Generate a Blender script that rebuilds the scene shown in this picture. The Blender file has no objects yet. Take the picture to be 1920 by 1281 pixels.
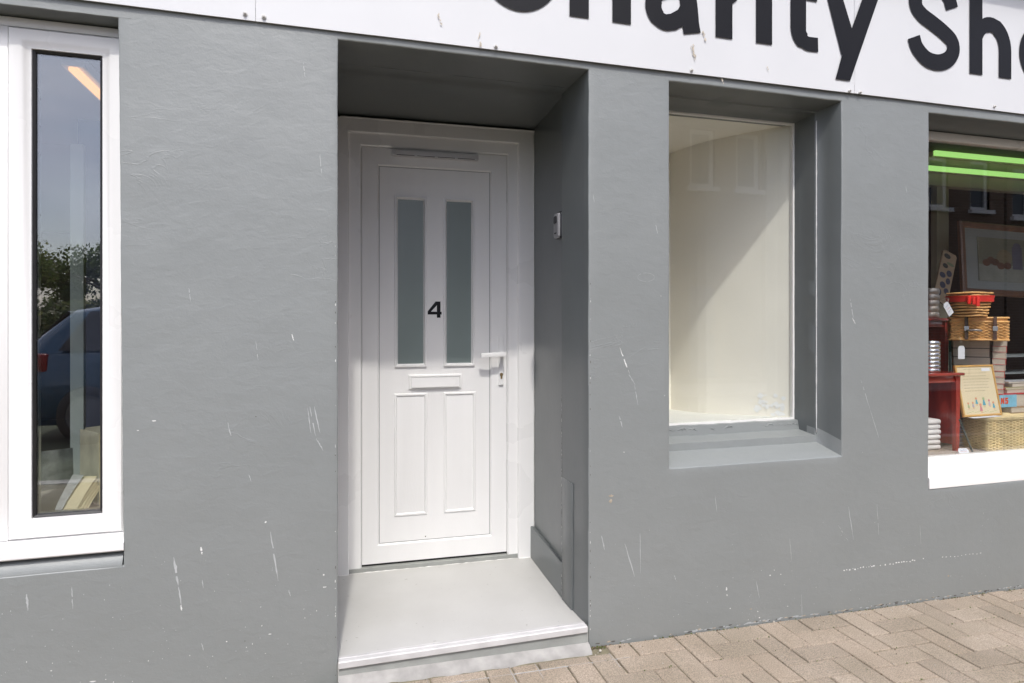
import bpy, bmesh, math, random
from mathutils import Vector, Matrix, noise
R = math.radians
S = bpy.context.scene
COL = S.collection

# ------------------------------------------------------------------ camera, sky, sun, exposure
EYE = 1.30      # eye height
DW = 2.265      # distance from the facade (facade = plane y = 0)
YAW = 16.0
FPX = 1170.0    # focal length in photo pixels (1920 wide)
cam = bpy.data.cameras.new("camera"); co = bpy.data.objects.new("camera", cam); COL.objects.link(co)
cam.sensor_width = 36.0; cam.lens = FPX/1920*36.0
cam.shift_y = -40.5/1920
cam.clip_start = 0.05; cam.clip_end = 2000
co.location = (0, -DW, EYE); co.rotation_euler = (R(90), 0, R(-YAW))
S.camera = co

SUN_DIR = Vector((0.094, 1.0, -1.43)).normalized()      # direction the light travels
SUN_EL = math.asin(-SUN_DIR.z)
W = bpy.data.worlds.new("World"); S.world = W; W.use_nodes = True
nt = W.node_tree; nt.nodes.clear()
out = nt.nodes.new("ShaderNodeOutputWorld"); bg = nt.nodes.new("ShaderNodeBackground")
sky = nt.nodes.new("ShaderNodeTexSky"); sky.sky_type = 'NISHITA'; sky.sun_disc = False
sky.sun_elevation = SUN_EL; sky.sun_rotation = math.atan2(-SUN_DIR.x, -SUN_DIR.y)
sky.air_density = 1.0; sky.dust_density = 1.5
tc = nt.nodes.new("ShaderNodeTexCoord"); mp = nt.nodes.new("ShaderNodeMapping"); mp.inputs['Scale'].default_value = (1, 1, 2.6)
cn = nt.nodes.new("ShaderNodeTexNoise"); cn.inputs['Scale'].default_value = 2.3; cn.inputs['Detail'].default_value = 6; cn.inputs['Roughness'].default_value = .55
cr = nt.nodes.new("ShaderNodeValToRGB"); cr.color_ramp.elements[0].position = .36; cr.color_ramp.elements[0].color = (.25, .25, .25, 1)
cr.color_ramp.elements[1].position = .66; cr.color_ramp.elements[1].color = (.92, .92, .92, 1)
cc = nt.nodes.new("ShaderNodeValToRGB"); cc.color_ramp.elements[0].position = .35; cc.color_ramp.elements[0].color = (5.8, 5.7, 7.4, 1)
cc.color_ramp.elements[1].position = .75; cc.color_ramp.elements[1].color = (9.2, 9.1, 10.2, 1)
cn2 = nt.nodes.new("ShaderNodeTexNoise"); cn2.inputs['Scale'].default_value = 4.1; cn2.inputs['Detail'].default_value = 5
mx = nt.nodes.new("ShaderNodeMix"); mx.data_type = 'RGBA'
L = nt.links
L.new(tc.outputs['Generated'], mp.inputs['Vector']); L.new(mp.outputs[0], cn.inputs['Vector']); L.new(mp.outputs[0], cn2.inputs['Vector'])
L.new(cn.outputs['Fac'], cr.inputs['Fac']); L.new(cn2.outputs['Fac'], cc.inputs['Fac'])
L.new(cr.outputs['Color'], mx.inputs['Factor']); L.new(sky.outputs['Color'], mx.inputs['A']); L.new(cc.outputs['Color'], mx.inputs['B'])
# hazy sun: the sky is brighter in a wide halo round the sun
dp = nt.nodes.new("ShaderNodeVectorMath"); dp.operation = 'DOT_PRODUCT'; dp.inputs[1].default_value = tuple(-SUN_DIR)
nv = nt.nodes.new("ShaderNodeVectorMath"); nv.operation = 'NORMALIZE'; L.new(tc.outputs['Generated'], nv.inputs[0]); L.new(nv.outputs[0], dp.inputs[0])
m0 = nt.nodes.new("ShaderNodeMath"); m0.operation = 'MAXIMUM'; m0.inputs[1].default_value = 0; L.new(dp.outputs['Value'], m0.inputs[0])
pw = nt.nodes.new("ShaderNodeMath"); pw.operation = 'POWER'; pw.inputs[1].default_value = 34; L.new(m0.outputs[0], pw.inputs[0])
hm = nt.nodes.new("ShaderNodeMix"); hm.data_type = 'RGBA'; hm.blend_type = 'ADD'; hm.inputs['B'].default_value = (50, 48.5, 47, 1)
L.new(pw.outputs[0], hm.inputs['Factor']); L.new(mx.outputs['Result'], hm.inputs['A'])
L.new(hm.outputs['Result'], bg.inputs['Color']); bg.inputs['Strength'].default_value = 0.125
L.new(bg.outputs[0], out.inputs[0])

sl = bpy.data.lights.new("sun", 'SUN'); sl.energy = 1.35; sl.angle = R(1.8); sl.color = (1.0, .96, .9)
so = bpy.data.objects.new("sun", sl); COL.objects.link(so)
so.rotation_euler = SUN_DIR.to_track_quat('-Z', 'Y').to_euler()
so.location = (-2, -12, 18)
S.view_settings.view_transform = 'Standard'; S.view_settings.look = 'None'
S.view_settings.exposure = 0.64; S.view_settings.gamma = 1
try:
    S.cycles.max_bounces = 10; S.cycles.transparent_max_bounces = 12; S.cycles.diffuse_bounces = 5
    S.cycles.caustics_reflective = False; S.cycles.caustics_refractive = False
    S.cycles.use_denoising = True
except Exception: pass

# ------------------------------------------------------------------ photo pixel -> point on a plane parallel to the facade
def ray(u, v):
    X = (u-960)/FPX; Z = (600-v)/FPX; a = R(YAW)
    return (math.sin(a)+X*math.cos(a), math.cos(a)-X*math.sin(a), Z)
def at(u, v, y=0.0):
    d = ray(u, v); t = (DW+y)/d[1]
    return (d[0]*t, y, EYE+d[2]*t)
def ax(u, y=0.0): return at(u, 600, y)[0]
def atz(u, v, y=0.0): return at(u, v, y)[2]

# ------------------------------------------------------------------ materials
MATS = {}
def nodes(name):
    m = bpy.data.materials.new(name); m.use_nodes = True; t = m.node_tree; t.nodes.clear()
    o = t.nodes.new("ShaderNodeOutputMaterial"); b = t.nodes.new("ShaderNodeBsdfPrincipled")
    t.links.new(b.outputs[0], o.inputs[0]); MATS[name] = m
    return m, t, b
def surf(name, col, rough=.5, var=.06, scale=6, bump=0., bscale=60, metal=0., spec=.5, coat=0., detail=4, emit=None, es=1, stretch=None, rvar=.08):
    """a procedural material: colour that wanders a little, roughness that wanders, fine bump"""
    if name in MATS: return MATS[name]
    m, t, b = nodes(name); l = t.links
    tc = t.nodes.new("ShaderNodeTexCoord"); src = tc.outputs['Object']
    if stretch:
        mp = t.nodes.new("ShaderNodeMapping"); mp.inputs['Scale'].default_value = stretch; l.new(src, mp.inputs[0]); src = mp.outputs[0]
    n = t.nodes.new("ShaderNodeTexNoise"); n.inputs['Scale'].default_value = scale; n.inputs['Detail'].default_value = detail
    l.new(src, n.inputs['Vector'])
    r = t.nodes.new("ShaderNodeValToRGB")
    r.color_ramp.elements[0].position = .3; r.color_ramp.elements[1].position = .7
    r.color_ramp.elements[0].color = tuple(max(0, c*(1-var)) for c in col)+(1,)
    r.color_ramp.elements[1].color = tuple(min(1, c*(1+var)) for c in col)+(1,)
    l.new(n.outputs['Fac'], r.inputs[0]); l.new(r.outputs[0], b.inputs['Base Color'])
    mr = t.nodes.new("ShaderNodeMapRange"); mr.inputs['To Min'].default_value = max(.02, rough-rvar); mr.inputs['To Max'].default_value = min(1, rough+rvar)
    l.new(n.outputs['Fac'], mr.inputs['Value']); l.new(mr.outputs[0], b.inputs['Roughness'])
    b.inputs['Metallic'].default_value = metal; b.inputs['Specular IOR Level'].default_value = spec
    b.inputs['Coat Weight'].default_value = coat
    if bump:
        n2 = t.nodes.new("ShaderNodeTexNoise"); n2.inputs['Scale'].default_value = bscale; n2.inputs['Detail'].default_value = 5
        l.new(src, n2.inputs['Vector'])
        bp = t.nodes.new("ShaderNodeBump"); bp.inputs['Strength'].default_value = bump; bp.inputs['Distance'].default_value = .004
        l.new(n2.outputs['Fac'], bp.inputs['Height']); l.new(bp.outputs[0], b.inputs['Normal'])
    if emit:
        b.inputs['Emission Color'].default_value = emit+(1,); b.inputs['Emission Strength'].default_value = es
    return m
def glassy(name, tint=(1, 1, 1), ior=1.5, boost=1.0, rough=0.0):
    if name in MATS: return MATS[name]
    m = bpy.data.materials.new(name); m.use_nodes = True; t = m.node_tree; t.nodes.clear(); l = t.links
    o = t.nodes.new("ShaderNodeOutputMaterial"); mx = t.nodes.new("ShaderNodeMixShader")
    tr = t.nodes.new("ShaderNodeBsdfTransparent"); tr.inputs[0].default_value = tint+(1,)
    gl = t.nodes.new("ShaderNodeBsdfGlossy"); gl.inputs['Roughness'].default_value = rough
    fr = t.nodes.new("ShaderNodeFresnel")
    ge = t.nodes.new("ShaderNodeNewGeometry"); io = t.nodes.new("ShaderNodeMapRange"); io.inputs['To Min'].default_value = ior; io.inputs['To Max'].default_value = 1/ior
    l.new(ge.outputs['Backfacing'], io.inputs['Value']); l.new(io.outputs[0], fr.inputs['IOR'])     # same reflectance from either side of the sheet
    mu = t.nodes.new("ShaderNodeMath"); mu.operation = 'MULTIPLY'; mu.use_clamp = True; mu.inputs[1].default_value = boost
    tc = t.nodes.new("ShaderNodeTexCoord"); n = t.nodes.new("ShaderNodeTexNoise"); n.inputs['Scale'].default_value = 1.6; n.inputs['Detail'].default_value = 1
    bp = t.nodes.new("ShaderNodeBump"); bp.inputs['Strength'].default_value = .04; bp.inputs['Distance'].default_value = .01
    l.new(tc.outputs['Object'], n.inputs['Vector']); l.new(n.outputs['Fac'], bp.inputs['Height']); l.new(bp.outputs[0], gl.inputs['Normal'])
    l.new(fr.outputs[0], mu.inputs[0]); l.new(mu.outputs[0], mx.inputs[0]); l.new(tr.outputs[0], mx.inputs[1]); l.new(gl.outputs[0], mx.inputs[2]); l.new(mx.outputs[0], o.inputs[0])
    MATS[name] = m; return m

def wall_paint():
    """satin grey masonry paint over uneven render: three scales of bump, faint scuffs, grime specks near the ground"""
    m, t, b = nodes("grey_masonry_paint"); l = t.links
    tc = t.nodes.new("ShaderNodeTexCoord"); P = tc.outputs['Object']
    def noi(sc, det=4, rough=.5, vec=P, dist=0):
        n = t.nodes.new("ShaderNodeTexNoise"); n.inputs['Scale'].default_value = sc; n.inputs['Detail'].default_value = det
        n.inputs['Roughness'].default_value = rough; n.inputs['Distortion'].default_value = dist; l.new(vec, n.inputs['Vector']); return n.outputs['Fac']
    def math_(op, a, b_=None, c=None, clamp=False):
        n = t.nodes.new("ShaderNodeMath"); n.operation = op; n.use_clamp = clamp
        for i, x in enumerate((a, b_, c)):
            if x is None: continue
            if isinstance(x, (int, float)): n.inputs[i].default_value = x
            else: l.new(x, n.inputs[i])
        return n.outputs[0]
    def mixc(f, a, c):
        n = t.nodes.new("ShaderNodeMix"); n.data_type = 'RGBA'
        l.new(f, n.inputs['Factor'])
        for k, x in (('A', a), ('B', c)):
            if isinstance(x, tuple): n.inputs[k].default_value = x+(1,)
            else: l.new(x, n.inputs[k])
        return n.outputs['Result']
    base = mixc(noi(1.7, 3), (.188, .204, .199), (.228, .242, .236))
    fine = math_('MULTIPLY', math_('SUBTRACT', noi(38, 6, .6), .5), .22)
    base = mixc(math_('ADD', fine, .12, clamp=True), base, (.31, .325, .32))
    # pale vertical scuffs
    mp = t.nodes.new("ShaderNodeMapping"); mp.inputs['Scale'].default_value = (30, 30, 2.4); mp.inputs['Rotation'].default_value = (0, R(4), 0); l.new(P, mp.inputs[0])
    sc = math_('MULTIPLY', math_('SUBTRACT', noi(1.0, 3, .6, mp.outputs[0]), .68), 5, clamp=True)
    patch = math_('MULTIPLY', math_('SUBTRACT', noi(1.9, 2), .5), 3, clamp=True)
    base = mixc(math_('MULTIPLY', math_('MULTIPLY', sc, patch), .55), base, (.45, .46, .46))
    # pale salt / dust specks, thicker within 30 cm of the ground
    sep = t.nodes.new("ShaderNodeSeparateXYZ"); l.new(P, sep.inputs[0])
    low = math_('SUBTRACT', 1.0, math_('MULTIPLY', sep.outputs['Z'], 2.6), clamp=True)
    sp = math_('MULTIPLY', math_('SUBTRACT', noi(170, 2, .7), .64), 12, clamp=True)
    blot = math_('MULTIPLY', math_('SUBTRACT', noi(5, 3), .42), 4, clamp=True)
    base = mixc(math_('MULTIPLY', math_('MULTIPLY', sp, math_('MULTIPLY', low, low)), math_('MULTIPLY', blot, .6)), base, (.52, .53, .53))
    grime = math_('MULTIPLY', math_('SUBTRACT', .11, sep.outputs['Z']), 6, clamp=True)
    base = mixc(math_('MULTIPLY', grime, math_('MULTIPLY', noi(9, 4), .7)), base, (.19, .195, .18))
    l.new(base, b.inputs['Base Color'])
    rr = t.nodes.new("ShaderNodeMapRange"); l.new(noi(3, 3), rr.inputs['Value']); rr.inputs['To Min'].default_value = .42; rr.inputs['To Max'].default_value = .58
    l.new(rr.outputs[0], b.inputs['Roughness']); b.inputs['Specular IOR Level'].default_value = 1.0
    # bump
    mp2 = t.nodes.new("ShaderNodeMapping"); mp2.inputs['Scale'].default_value = (1, 1, 1.7); l.new(P, mp2.inputs[0])
    trowel = noi(17, 5, .55, mp2.outputs[0], .6)
    lump = noi(5.5, 2)
    grain = noi(130, 4, .65)
    mus = t.nodes.new("ShaderNodeTexMusgrave") if hasattr(bpy.types, 'ShaderNodeTexMusgrave') else None
    if mus: t.nodes.remove(mus)
    h = math_('ADD', math_('MULTIPLY', trowel, .6), math_('ADD', math_('MULTIPLY', lump, 1.6), math_('MULTIPLY', grain, .22)))
    ridge = math_('SUBTRACT', 1.0, math_('MULTIPLY', math_('ABSOLUTE', math_('SUBTRACT', noi(3.1, 4, .6, mp2.outputs[0], 1.2), .5)), 60), clamp=True)
    h = math_('ADD', h, math_('MULTIPLY', math_('MULTIPLY', ridge, math_('MULTIPLY', math_('SUBTRACT', noi(2.3, 1), .56), 8, clamp=True)), .22))
    bp = t.nodes.new("ShaderNodeBump"); bp.inputs['Strength'].default_value = .55; bp.inputs['Distance'].default_value = .0036
    l.new(h, bp.inputs['Height']); l.new(bp.outputs[0], b.inputs['Normal'])
    return m
M_WALL = wall_paint()
M_REV = surf("recess_shade_grey_paint", (.125, .137, .136), .32, .07, 4, .10, 30, spec=.55)  # the wall's grey, darkened so the colour carries the shade of the reveals
M_CHIP = surf("bare_plaster_chip", (.72, .72, .70), .8, .12, 60, .4, 200)
M_CHIPD = surf("dark_chip", (.10, .09, .08), .8, .2, 60)
M_SCUFF = surf("pale_scuff", (.43, .445, .445), .6, .1, 80)
M_STAIN = surf("tan_stain", (.42, .36, .28), .8, .3, 70)
M_UPVC = surf("white_upvc", (.805, .80, .785), .28, .015, 3, .05, 300, rvar=.05)
M_UPVC2 = surf("white_woodgrain_upvc", (.805, .80, .785), .33, .015, 3, .22, 90, stretch=(6, 6, .5))
M_FRAME = surf("cream_upvc", (.80, .79, .76), .3, .02, 3, .05, 200)
M_SIGN = surf("white_sign_panel", (.67, .675, .68), .38, .02, 2.5, .05, 12)
M_INK = surf("black_vinyl", (.007, .007, .009), .5, .1, 10, spec=.25)
M_GASKET = surf("black_rubber", (.012, .012, .012), .5, .1, 20)
M_STEP = surf("pale_grey_floor_paint", (.53, .525, .50), .5, .05, 5, .30, 45)
M_RISER = surf("grey_green_concrete", (.30, .31, .29), .75, .12, 9, .6, 40)
M_CEM = surf("pale_cement", (.33, .32, .30), .85, .20, 16, .35, 90)
M_CREAM = surf("cream_plaster", (.90, .86, .78), .75, .03, 3, .18, 55)
M_WHITEP = surf("white_emulsion", (.78, .77, .74), .6, .04, 9, .2, 40)
M_ALU = surf("brushed_aluminium", (.55, .56, .57), .3, .05, 40, .05, 200, metal=1)
M_BRASS = surf("brass", (.45, .33, .17), .35, .1, 30, metal=1)
M_GLASS = glassy("window_glass", (.97, .98, .97), 1.5, 4.7)
M_GLASS2 = glassy("shop_glass", (.98, .985, .98), 1.5, 1.15)
M_GLASS3 = glassy("small_window_glass", (.97, .98, .97), 1.5, 1.15)
M_FROST = surf("frosted_glass", (.20, .245, .235), .22, .05, 3, .12, 260, spec=.5, rvar=.03)

# ------------------------------------------------------------------ mesh helpers
def box(bm, x0, x1, y0, y1, z0, z1, bev=0, mi=0, seg=2, rot=None):
    vs = [bm.verts.new(p) for p in ((x0, y0, z0), (x1, y0, z0), (x1, y1, z0), (x0, y1, z0), (x0, y0, z1), (x1, y0, z1), (x1, y1, z1), (x0, y1, z1))]
    fs = [bm.faces.new([vs[i] for i in q]) for q in ((0, 1, 5, 4), (1, 2, 6, 5), (2, 3, 7, 6), (3, 0, 4, 7), (4, 5, 6, 7), (3, 2, 1, 0))]
    for f in fs: f.material_index = mi
    if rot:  # (angle, axis, centre)
        c = Vector(rot[2]); bmesh.ops.rotate(bm, verts=vs, cent=c, matrix=Matrix.Rotation(rot[0], 3, rot[1]))
    if bev:
        es = list({e for f in fs for e in f.edges})
        r = bmesh.ops.bevel(bm, geom=es, offset=bev, segments=seg, profile=.5, affect='EDGES')
        for f in r['faces']: f.material_index = mi
    return vs
def tube(bm, pts, r, n=6, mi=0, closed=False, caps=True):
    pts = [Vector(p) for p in pts]; rings = []; N = len(pts); prev = None
    for i, p in enumerate(pts):
        if closed: d = pts[(i+1) % N]-pts[i-1]
        else: d = pts[min(i+1, N-1)]-pts[max(i-1, 0)]
        if d.length < 1e-9: d = Vector((0, 0, 1))
        d.normalize()
        ref = Vector((0, 0, 1)) if abs(d.z) < .9 else Vector((1, 0, 0))
        if prev is not None and abs(prev.dot(d)) < .95: ref = prev
        a = (ref-d*ref.dot(d)).normalized(); b = d.cross(a); prev = a
        rr = r[i] if isinstance(r, (list, tuple)) else r
        rings.append([bm.verts.new(p+(a*math.cos(2*math.pi*k/n)+b*math.sin(2*math.pi*k/n))*rr) for k in range(n)])
    M = N if closed else N-1
    for i in range(M):
        A, B = rings[i], rings[(i+1) % N]
        for k in range(n):
            f = bm.faces.new((A[k], A[(k+1) % n], B[(k+1) % n], B[k])); f.material_index = mi; f.smooth = True
    if caps and not closed:
        for q in (rings[0][::-1], rings[-1]):
            f = bm.faces.new(q); f.material_index = mi
def loft(bm, rings, mi=0, capA=False, capB=False, smooth=False):
    vr = [[bm.verts.new(p) for p in r] for r in rings]
    for A, B in zip(vr, vr[1:]):
        n = len(A)
        for k in range(n):
            f = bm.faces.new((A[k], A[(k+1) % n], B[(k+1) % n], B[k])); f.material_index = mi; f.smooth = smooth
    if capA: f = bm.faces.new(vr[0][::-1]); f.material_index = mi
    if capB: f = bm.faces.new(vr[-1]); f.material_index = mi
    return vr
def rect(x0, x1, z0, z1, y): return [(x0, y, z0), (x1, y, z0), (x1, y, z1), (x0, y, z1)]
def circ(cx, cy, z, r, n=20): return [(cx+r*math.cos(2*math.pi*k/n), cy+r*math.sin(2*math.pi*k/n), z) for k in range(n)]
def prism(bm, poly, y0, y1, mi=0):
    """polygon in x,z given counter-clockwise, from y0 (front) to y1"""
    a = [bm.verts.new((x, y0, z)) for x, z in poly]; b = [bm.verts.new((x, y1, z)) for x, z in poly]; n = len(poly)
    f = bm.faces.new(a); f.material_index = mi
    f = bm.faces.new(b[::-1]); f.material_index = mi
    for k in range(n):
        f = bm.faces.new((a[k], b[k], b[(k+1) % n], a[(k+1) % n])); f.material_index = mi
def obj(name, bm, mats, parent=None, smooth=None, loc=None, rot=None):
    me = bpy.data.meshes.new(name)
    bmesh.ops.recalc_face_normals(bm, faces=bm.faces)
    bm.to_mesh(me); bm.free()
    for m in (mats if isinstance(mats, (list, tuple)) else [mats]): me.materials.append(m)
    if smooth is not None:
        for p in me.polygons: p.use_smooth = True
        try: me.set_sharp_from_angle(angle=R(smooth))
        except Exception: pass
    o = bpy.data.objects.new(name, me); COL.objects.link(o)
    if parent: o.parent = parent
    if loc: o.location = loc
    if rot: o.rotation_euler = rot
    return o
def tag(o, label, cat, group=None, kind=None):
    if label: o['label'] = label
    if cat: o['category'] = cat
    if group: o['group'] = group
    if kind: o['kind'] = kind
    return o
def empty(name, loc, label, cat, group=None, rz=0):
    o = bpy.data.objects.new(name, None); COL.objects.link(o); o.empty_display_size = .1
    o.location = loc; o.rotation_euler = (0, 0, rz); return tag(o, label, cat, group)
def nz(x, y, z, s): return noise.noise(Vector((x*s, y*s, z*s)))
def gz(x): return .0365-.017*x            # the street falls gently to the right

# ------------------------------------------------------------------ the building
bld = empty("shop_building", (0, 0, 0), "grey painted shop building with a white front door between its windows", "building")
OPEN = [
    # x0, x1, z0, z1, then deeper rings (y, x0, x1, z0, z1)
    (-3.3, -.650, .512, 2.267, [(.30, -3.3, -.652, .516, 2.262)]),
    (.016, .962, -.30, 2.281, [(.268, .012, .950, -.30, 2.277), (.272, .012, .966, -.30, 2.279), (.84, .018, .998, -.30, 2.285)]),
    (1.316, 2.177, .694, 2.274, [(.12, 1.316, 2.148, .736, 2.263), (.124, 1.316, 2.142, .766, 2.257), (.215, 1.318, 2.134, .780, 2.248), (.222, 1.318, 2.131, .822, 2.244), (.30, 1.318, 2.130, .826, 2.243)]),
    (2.676, 5.7, .508, 2.268, [(.30, 2.68, 5.7, .53, 2.265)]),
]
def wall_off(x, y, z):
    """gentle unevenness of the render, and the lean of the left window's jamb"""
    dy = .0035*nz(x, 3.1, z, 1.7)+.0014*nz(x, 8.8, z, 7)
    dx = .0016*nz(x, y+5, z, 9)+.0009*nz(x, y+15, z, 31); dz = .0016*nz(x+9, y, z, 9)+.0008*nz(x+19, y, z, 31)
    w = max(0, 1-abs(x+.65)/.28)
    dx += w*(.005-.016*(z-.512)/1.755)
    return dx, dy, dz
def build_wall():
    bm = bmesh.new()
    def lines(lo, hi, cuts, flo, fhi, step):
        L_ = sorted({lo, hi, *cuts, flo, fhi}); out = []
        for a, b in zip(L_, L_[1:]):
            s = step if a >= flo-1e-6 and b <= fhi+1e-6 else .6
            n = max(1, round((b-a)/s)); out += [a+(b-a)*k/n for k in range(n)]
        return out+[hi]
    X = lines(-5.0, 7.5, [o[0] for o in OPEN]+[o[1] for o in OPEN], -1.2, 3.7, .035)
    Z = lines(-.30, 3.9, [o[2] for o in OPEN if o[2] > -.3]+[o[3] for o in OPEN], -.06, 2.45, .035)
    V = {}
    def v(i, j):
        if (i, j) not in V: V[(i, j)] = bm.verts.new((X[i], 0, Z[j]))
        return V[(i, j)]
    for i in range(len(X)-1):
        for j in range(len(Z)-1):
            cx, cz = (X[i]+X[i+1])/2, (Z[j]+Z[j+1])/2
            if any(o[0] < cx < o[1] and o[2] < cz < o[3] for o in OPEN): continue
            bm.faces.new((v(i, j), v(i+1, j), v(i+1, j+1), v(i, j+1)))
    bevel = []
    for o in OPEN:
        x0, x1, z0, z1, rings = o; e_ = 1e-5
        es = [e for e in bm.edges if e.is_boundary and all(x0-e_ <= w.co.x <= x1+e_ and z0-e_ <= w.co.z <= z1+e_ and w.co.y < e_ for w in e.verts)]
        es = [e for e in es if not (z0 <= -.29 and all(w.co.z < z0+e_ for w in e.verts))]
        bevel += es
        prevr = (x0, x1, z0, z1); py = 0
        for (y, a0, a1, b0, b1) in rings:
            steps = max(1, round((y-py)/.06))
            for k in range(1, steps+1):
                t_ = k/steps
                r = bmesh.ops.extrude_edge_only(bm, edges=es)
                nv = [g for g in r['geom'] if isinstance(g, bmesh.types.BMVert)]
                cur = (prevr[0], prevr[1], prevr[2], prevr[3]) if k == 1 else cur2
                cur2 = tuple(p+(q-p)*t_ for p, q in zip(prevr, (a0, a1, b0, b1)))
                for w in nv:
                    fx = (w.co.x-cur[0])/(cur[1]-cur[0]); fz = (w.co.z-cur[2])/(cur[3]-cur[2])
                    w.co.x = cur2[0]+fx*(cur2[1]-cur2[0]); w.co.z = cur2[2]+fz*(cur2[3]-cur2[2]); w.co.y = py+(y-py)*t_
                es = [g for g in r['geom'] if isinstance(g, bmesh.types.BMEdge) and all(w in set(nv) for w in g.verts)]
            prevr = (a0, a1, b0, b1); py = y
    bmesh.ops.bevel(bm, geom=bevel, offset=.0045, segments=3, profile=.5, affect='EDGES')
    for w in bm.verts:
        dx, dy, dz = wall_off(w.co.x, w.co.y, w.co.z)
        w.co += Vector((dx, dy if w.co.y < .02 else 0, dz))
    bm.normal_update()
    for f in bm.faces:                       # recess walls, soffits and window cheeks: glossier grey, darkened to paint in their shade
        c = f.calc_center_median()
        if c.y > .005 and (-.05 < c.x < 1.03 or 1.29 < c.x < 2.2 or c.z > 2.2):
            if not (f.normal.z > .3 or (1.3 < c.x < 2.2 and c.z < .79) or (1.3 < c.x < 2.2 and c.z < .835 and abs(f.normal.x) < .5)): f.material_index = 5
    # the crumbly putty line under the small window
    for w in bm.verts:
        if 1.32 < w.co.x < 2.15 and .21 < w.co.y < .24 and .775 < w.co.z < .83:
            w.co.y -= .006*abs(nz(w.co.x, 0, w.co.z, 45)); w.co.z += .004*nz(w.co.x, 3, w.co.z, 60)
    # chips, scuffs and runs, sitting half a millimetre proud of the paint
    rnd = random.Random(4)
    def pt(x, z, off=.0007):
        dx, dy, dz = wall_off(x, 0, z); return (x, dy-off, z)
    def blob(x, z, rx, rz, mi, n=9, ang=0):
        ring = []
        for k in range(n):
            q = 2*math.pi*k/n; rr = rnd.uniform(.55, 1.1); a, b = rx*rr*math.cos(q), rz*rr*math.sin(q)
            ring.append(bm.verts.new(pt(x+a*math.cos(ang)-b*math.sin(ang), z+a*math.sin(ang)+b*math.cos(ang))))
        f = bm.faces.new(ring); f.material_index = mi
    def streak(u0, v0, u1, v1, w, mi=1, n=9):
        a = at(u0, v0); b = at(u1, v1); L_ = []
        for k in range(n+1):
            t_ = k/n; x = a[0]+(b[0]-a[0])*t_+rnd.uniform(-.0008, .0008); z = a[2]+(b[2]-a[2])*t_
            h = w*.5*math.sin(math.pi*min(1, t_*.9+.08))*rnd.uniform(.35, 1.1)+.00025
            L_.append((x-h, x+h, z))
        for p, q in zip(L_, L_[1:]):
            if rnd.random() < .12: continue
            vs = [bm.verts.new(pt(*c)) for c in ((p[0], p[2]), (p[1], p[2]), (q[1], q[2]), (q[0], q[2]))]
            f = bm.faces.new(vs); f.material_index = mi
    for s in [(326, 1045, 334, 1098, .010), (335, 1100, 341, 1142, .004), (339, 1135, 341, 1145, .006, 1), (507, 997, 522, 1090, .006), (541, 1106, 545, 1118, .003), (376, 1024, 379, 1040, .006, 1),
              (378, 1083, 381, 1103, .003), (547, 625, 551, 640, .0035, 1), (577, 765, 583, 812, .003), (581, 762, 592, 818, .0035), (589, 762, 600, 812, .0035), (593, 822, 606, 845, .005), (427, 792, 434, 820, .0035),
              (467, 890, 471, 903, .003), (378, 1206, 382, 1221, .003), (50, 1110, 53, 1145, .006), (135, 1100, 137, 1142, .003), (1162, 652, 1180, 700, .006, 1), (1178, 700, 1191, 722, .004), (1190, 722, 1196, 760, .003),
              (1161, 780, 1167, 802, .006), (1594, 560, 1600, 596, .005), (1598, 596, 1604, 608, .004, 1), (1614, 712, 1632, 770, .003), (1632, 770, 1648, 822, .003), (1571, 985, 1590, 1015, .003), (1590, 950, 1600, 1012, .004), (1200, 1000, 1201, 1075, .0022),
              (1172, 1020, 1190, 1082, .005), (1264, 1078, 1268, 1090, .005), (1128, 1005, 1134, 1032, .006), (1418, 1090, 1424, 1122, .003), (1503, 1115, 1504, 1160, .002), (1229, 420, 1233, 440, .004), (569, 118, 572, 145, .003), (600, 290, 603, 330, .003),
              (1644, 945, 1648, 1010, .002), (1698, 350, 1700, 362, .004), (1112, 365, 1114, 380, .002), (1840, 1120, 1842, 1140, .003), (354, 540, 358, 566, .002), (480, 640, 484, 676, .0022), (1480, 1010, 1484, 1052, .0022), (1725, 985, 1727, 1020, .002), (1340, 930, 1344, 962, .0022)]:
        streak(*s[:5], mi=(s[5] if len(s) > 5 else 3))
    for k in range(30):                       # row of chips low on the right pier
        u = 1583+k*5.1+rnd.uniform(-1, 1); vv = 1069-(u-1583)*.137+rnd.uniform(-1.2, 1.2); x, _, z = at(u, vv)
        
        if rnd.random() < .82: blob(x, z, rnd.uniform(.0022, .0068), rnd.uniform(.0016, .0042), 1, ang=.02)
    def line(pts, w, mi):
        P_ = [at(*p) for p in pts]
        for p, q in zip(P_, P_[1:]):
            h = w*rnd.uniform(.4, 1)
            f = bm.faces.new([bm.verts.new(pt(*c)) for c in ((p[0], p[2]-h/2), (q[0], q[2]-h/2), (q[0], q[2]+h/2), (p[0], p[2]+h/2))]); f.material_index = mi
    line([(560, 516), (545, 514), (556, 516), (566, 519), (572, 523), (585, 523), (595, 521), (606, 522), (618, 523), (629, 526)], .0016, 3)
    for k in range(20):
        if k not in (4, 13): line([(1211+16*math.cos(k*.314), 520+8*math.sin(k*.314)), (1211+16*math.cos(k*.314+.31), 520+8*math.sin(k*.314+.31))], .0016, 3)
    for k in range(11):
        u = 1768+k*7+rnd.uniform(-1, 1); x, _, z = at(u, 1045-(u-1768)*.11+rnd.uniform(-1, 1)); blob(x, z, rnd.uniform(.003, .006), .0022, 1)
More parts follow.
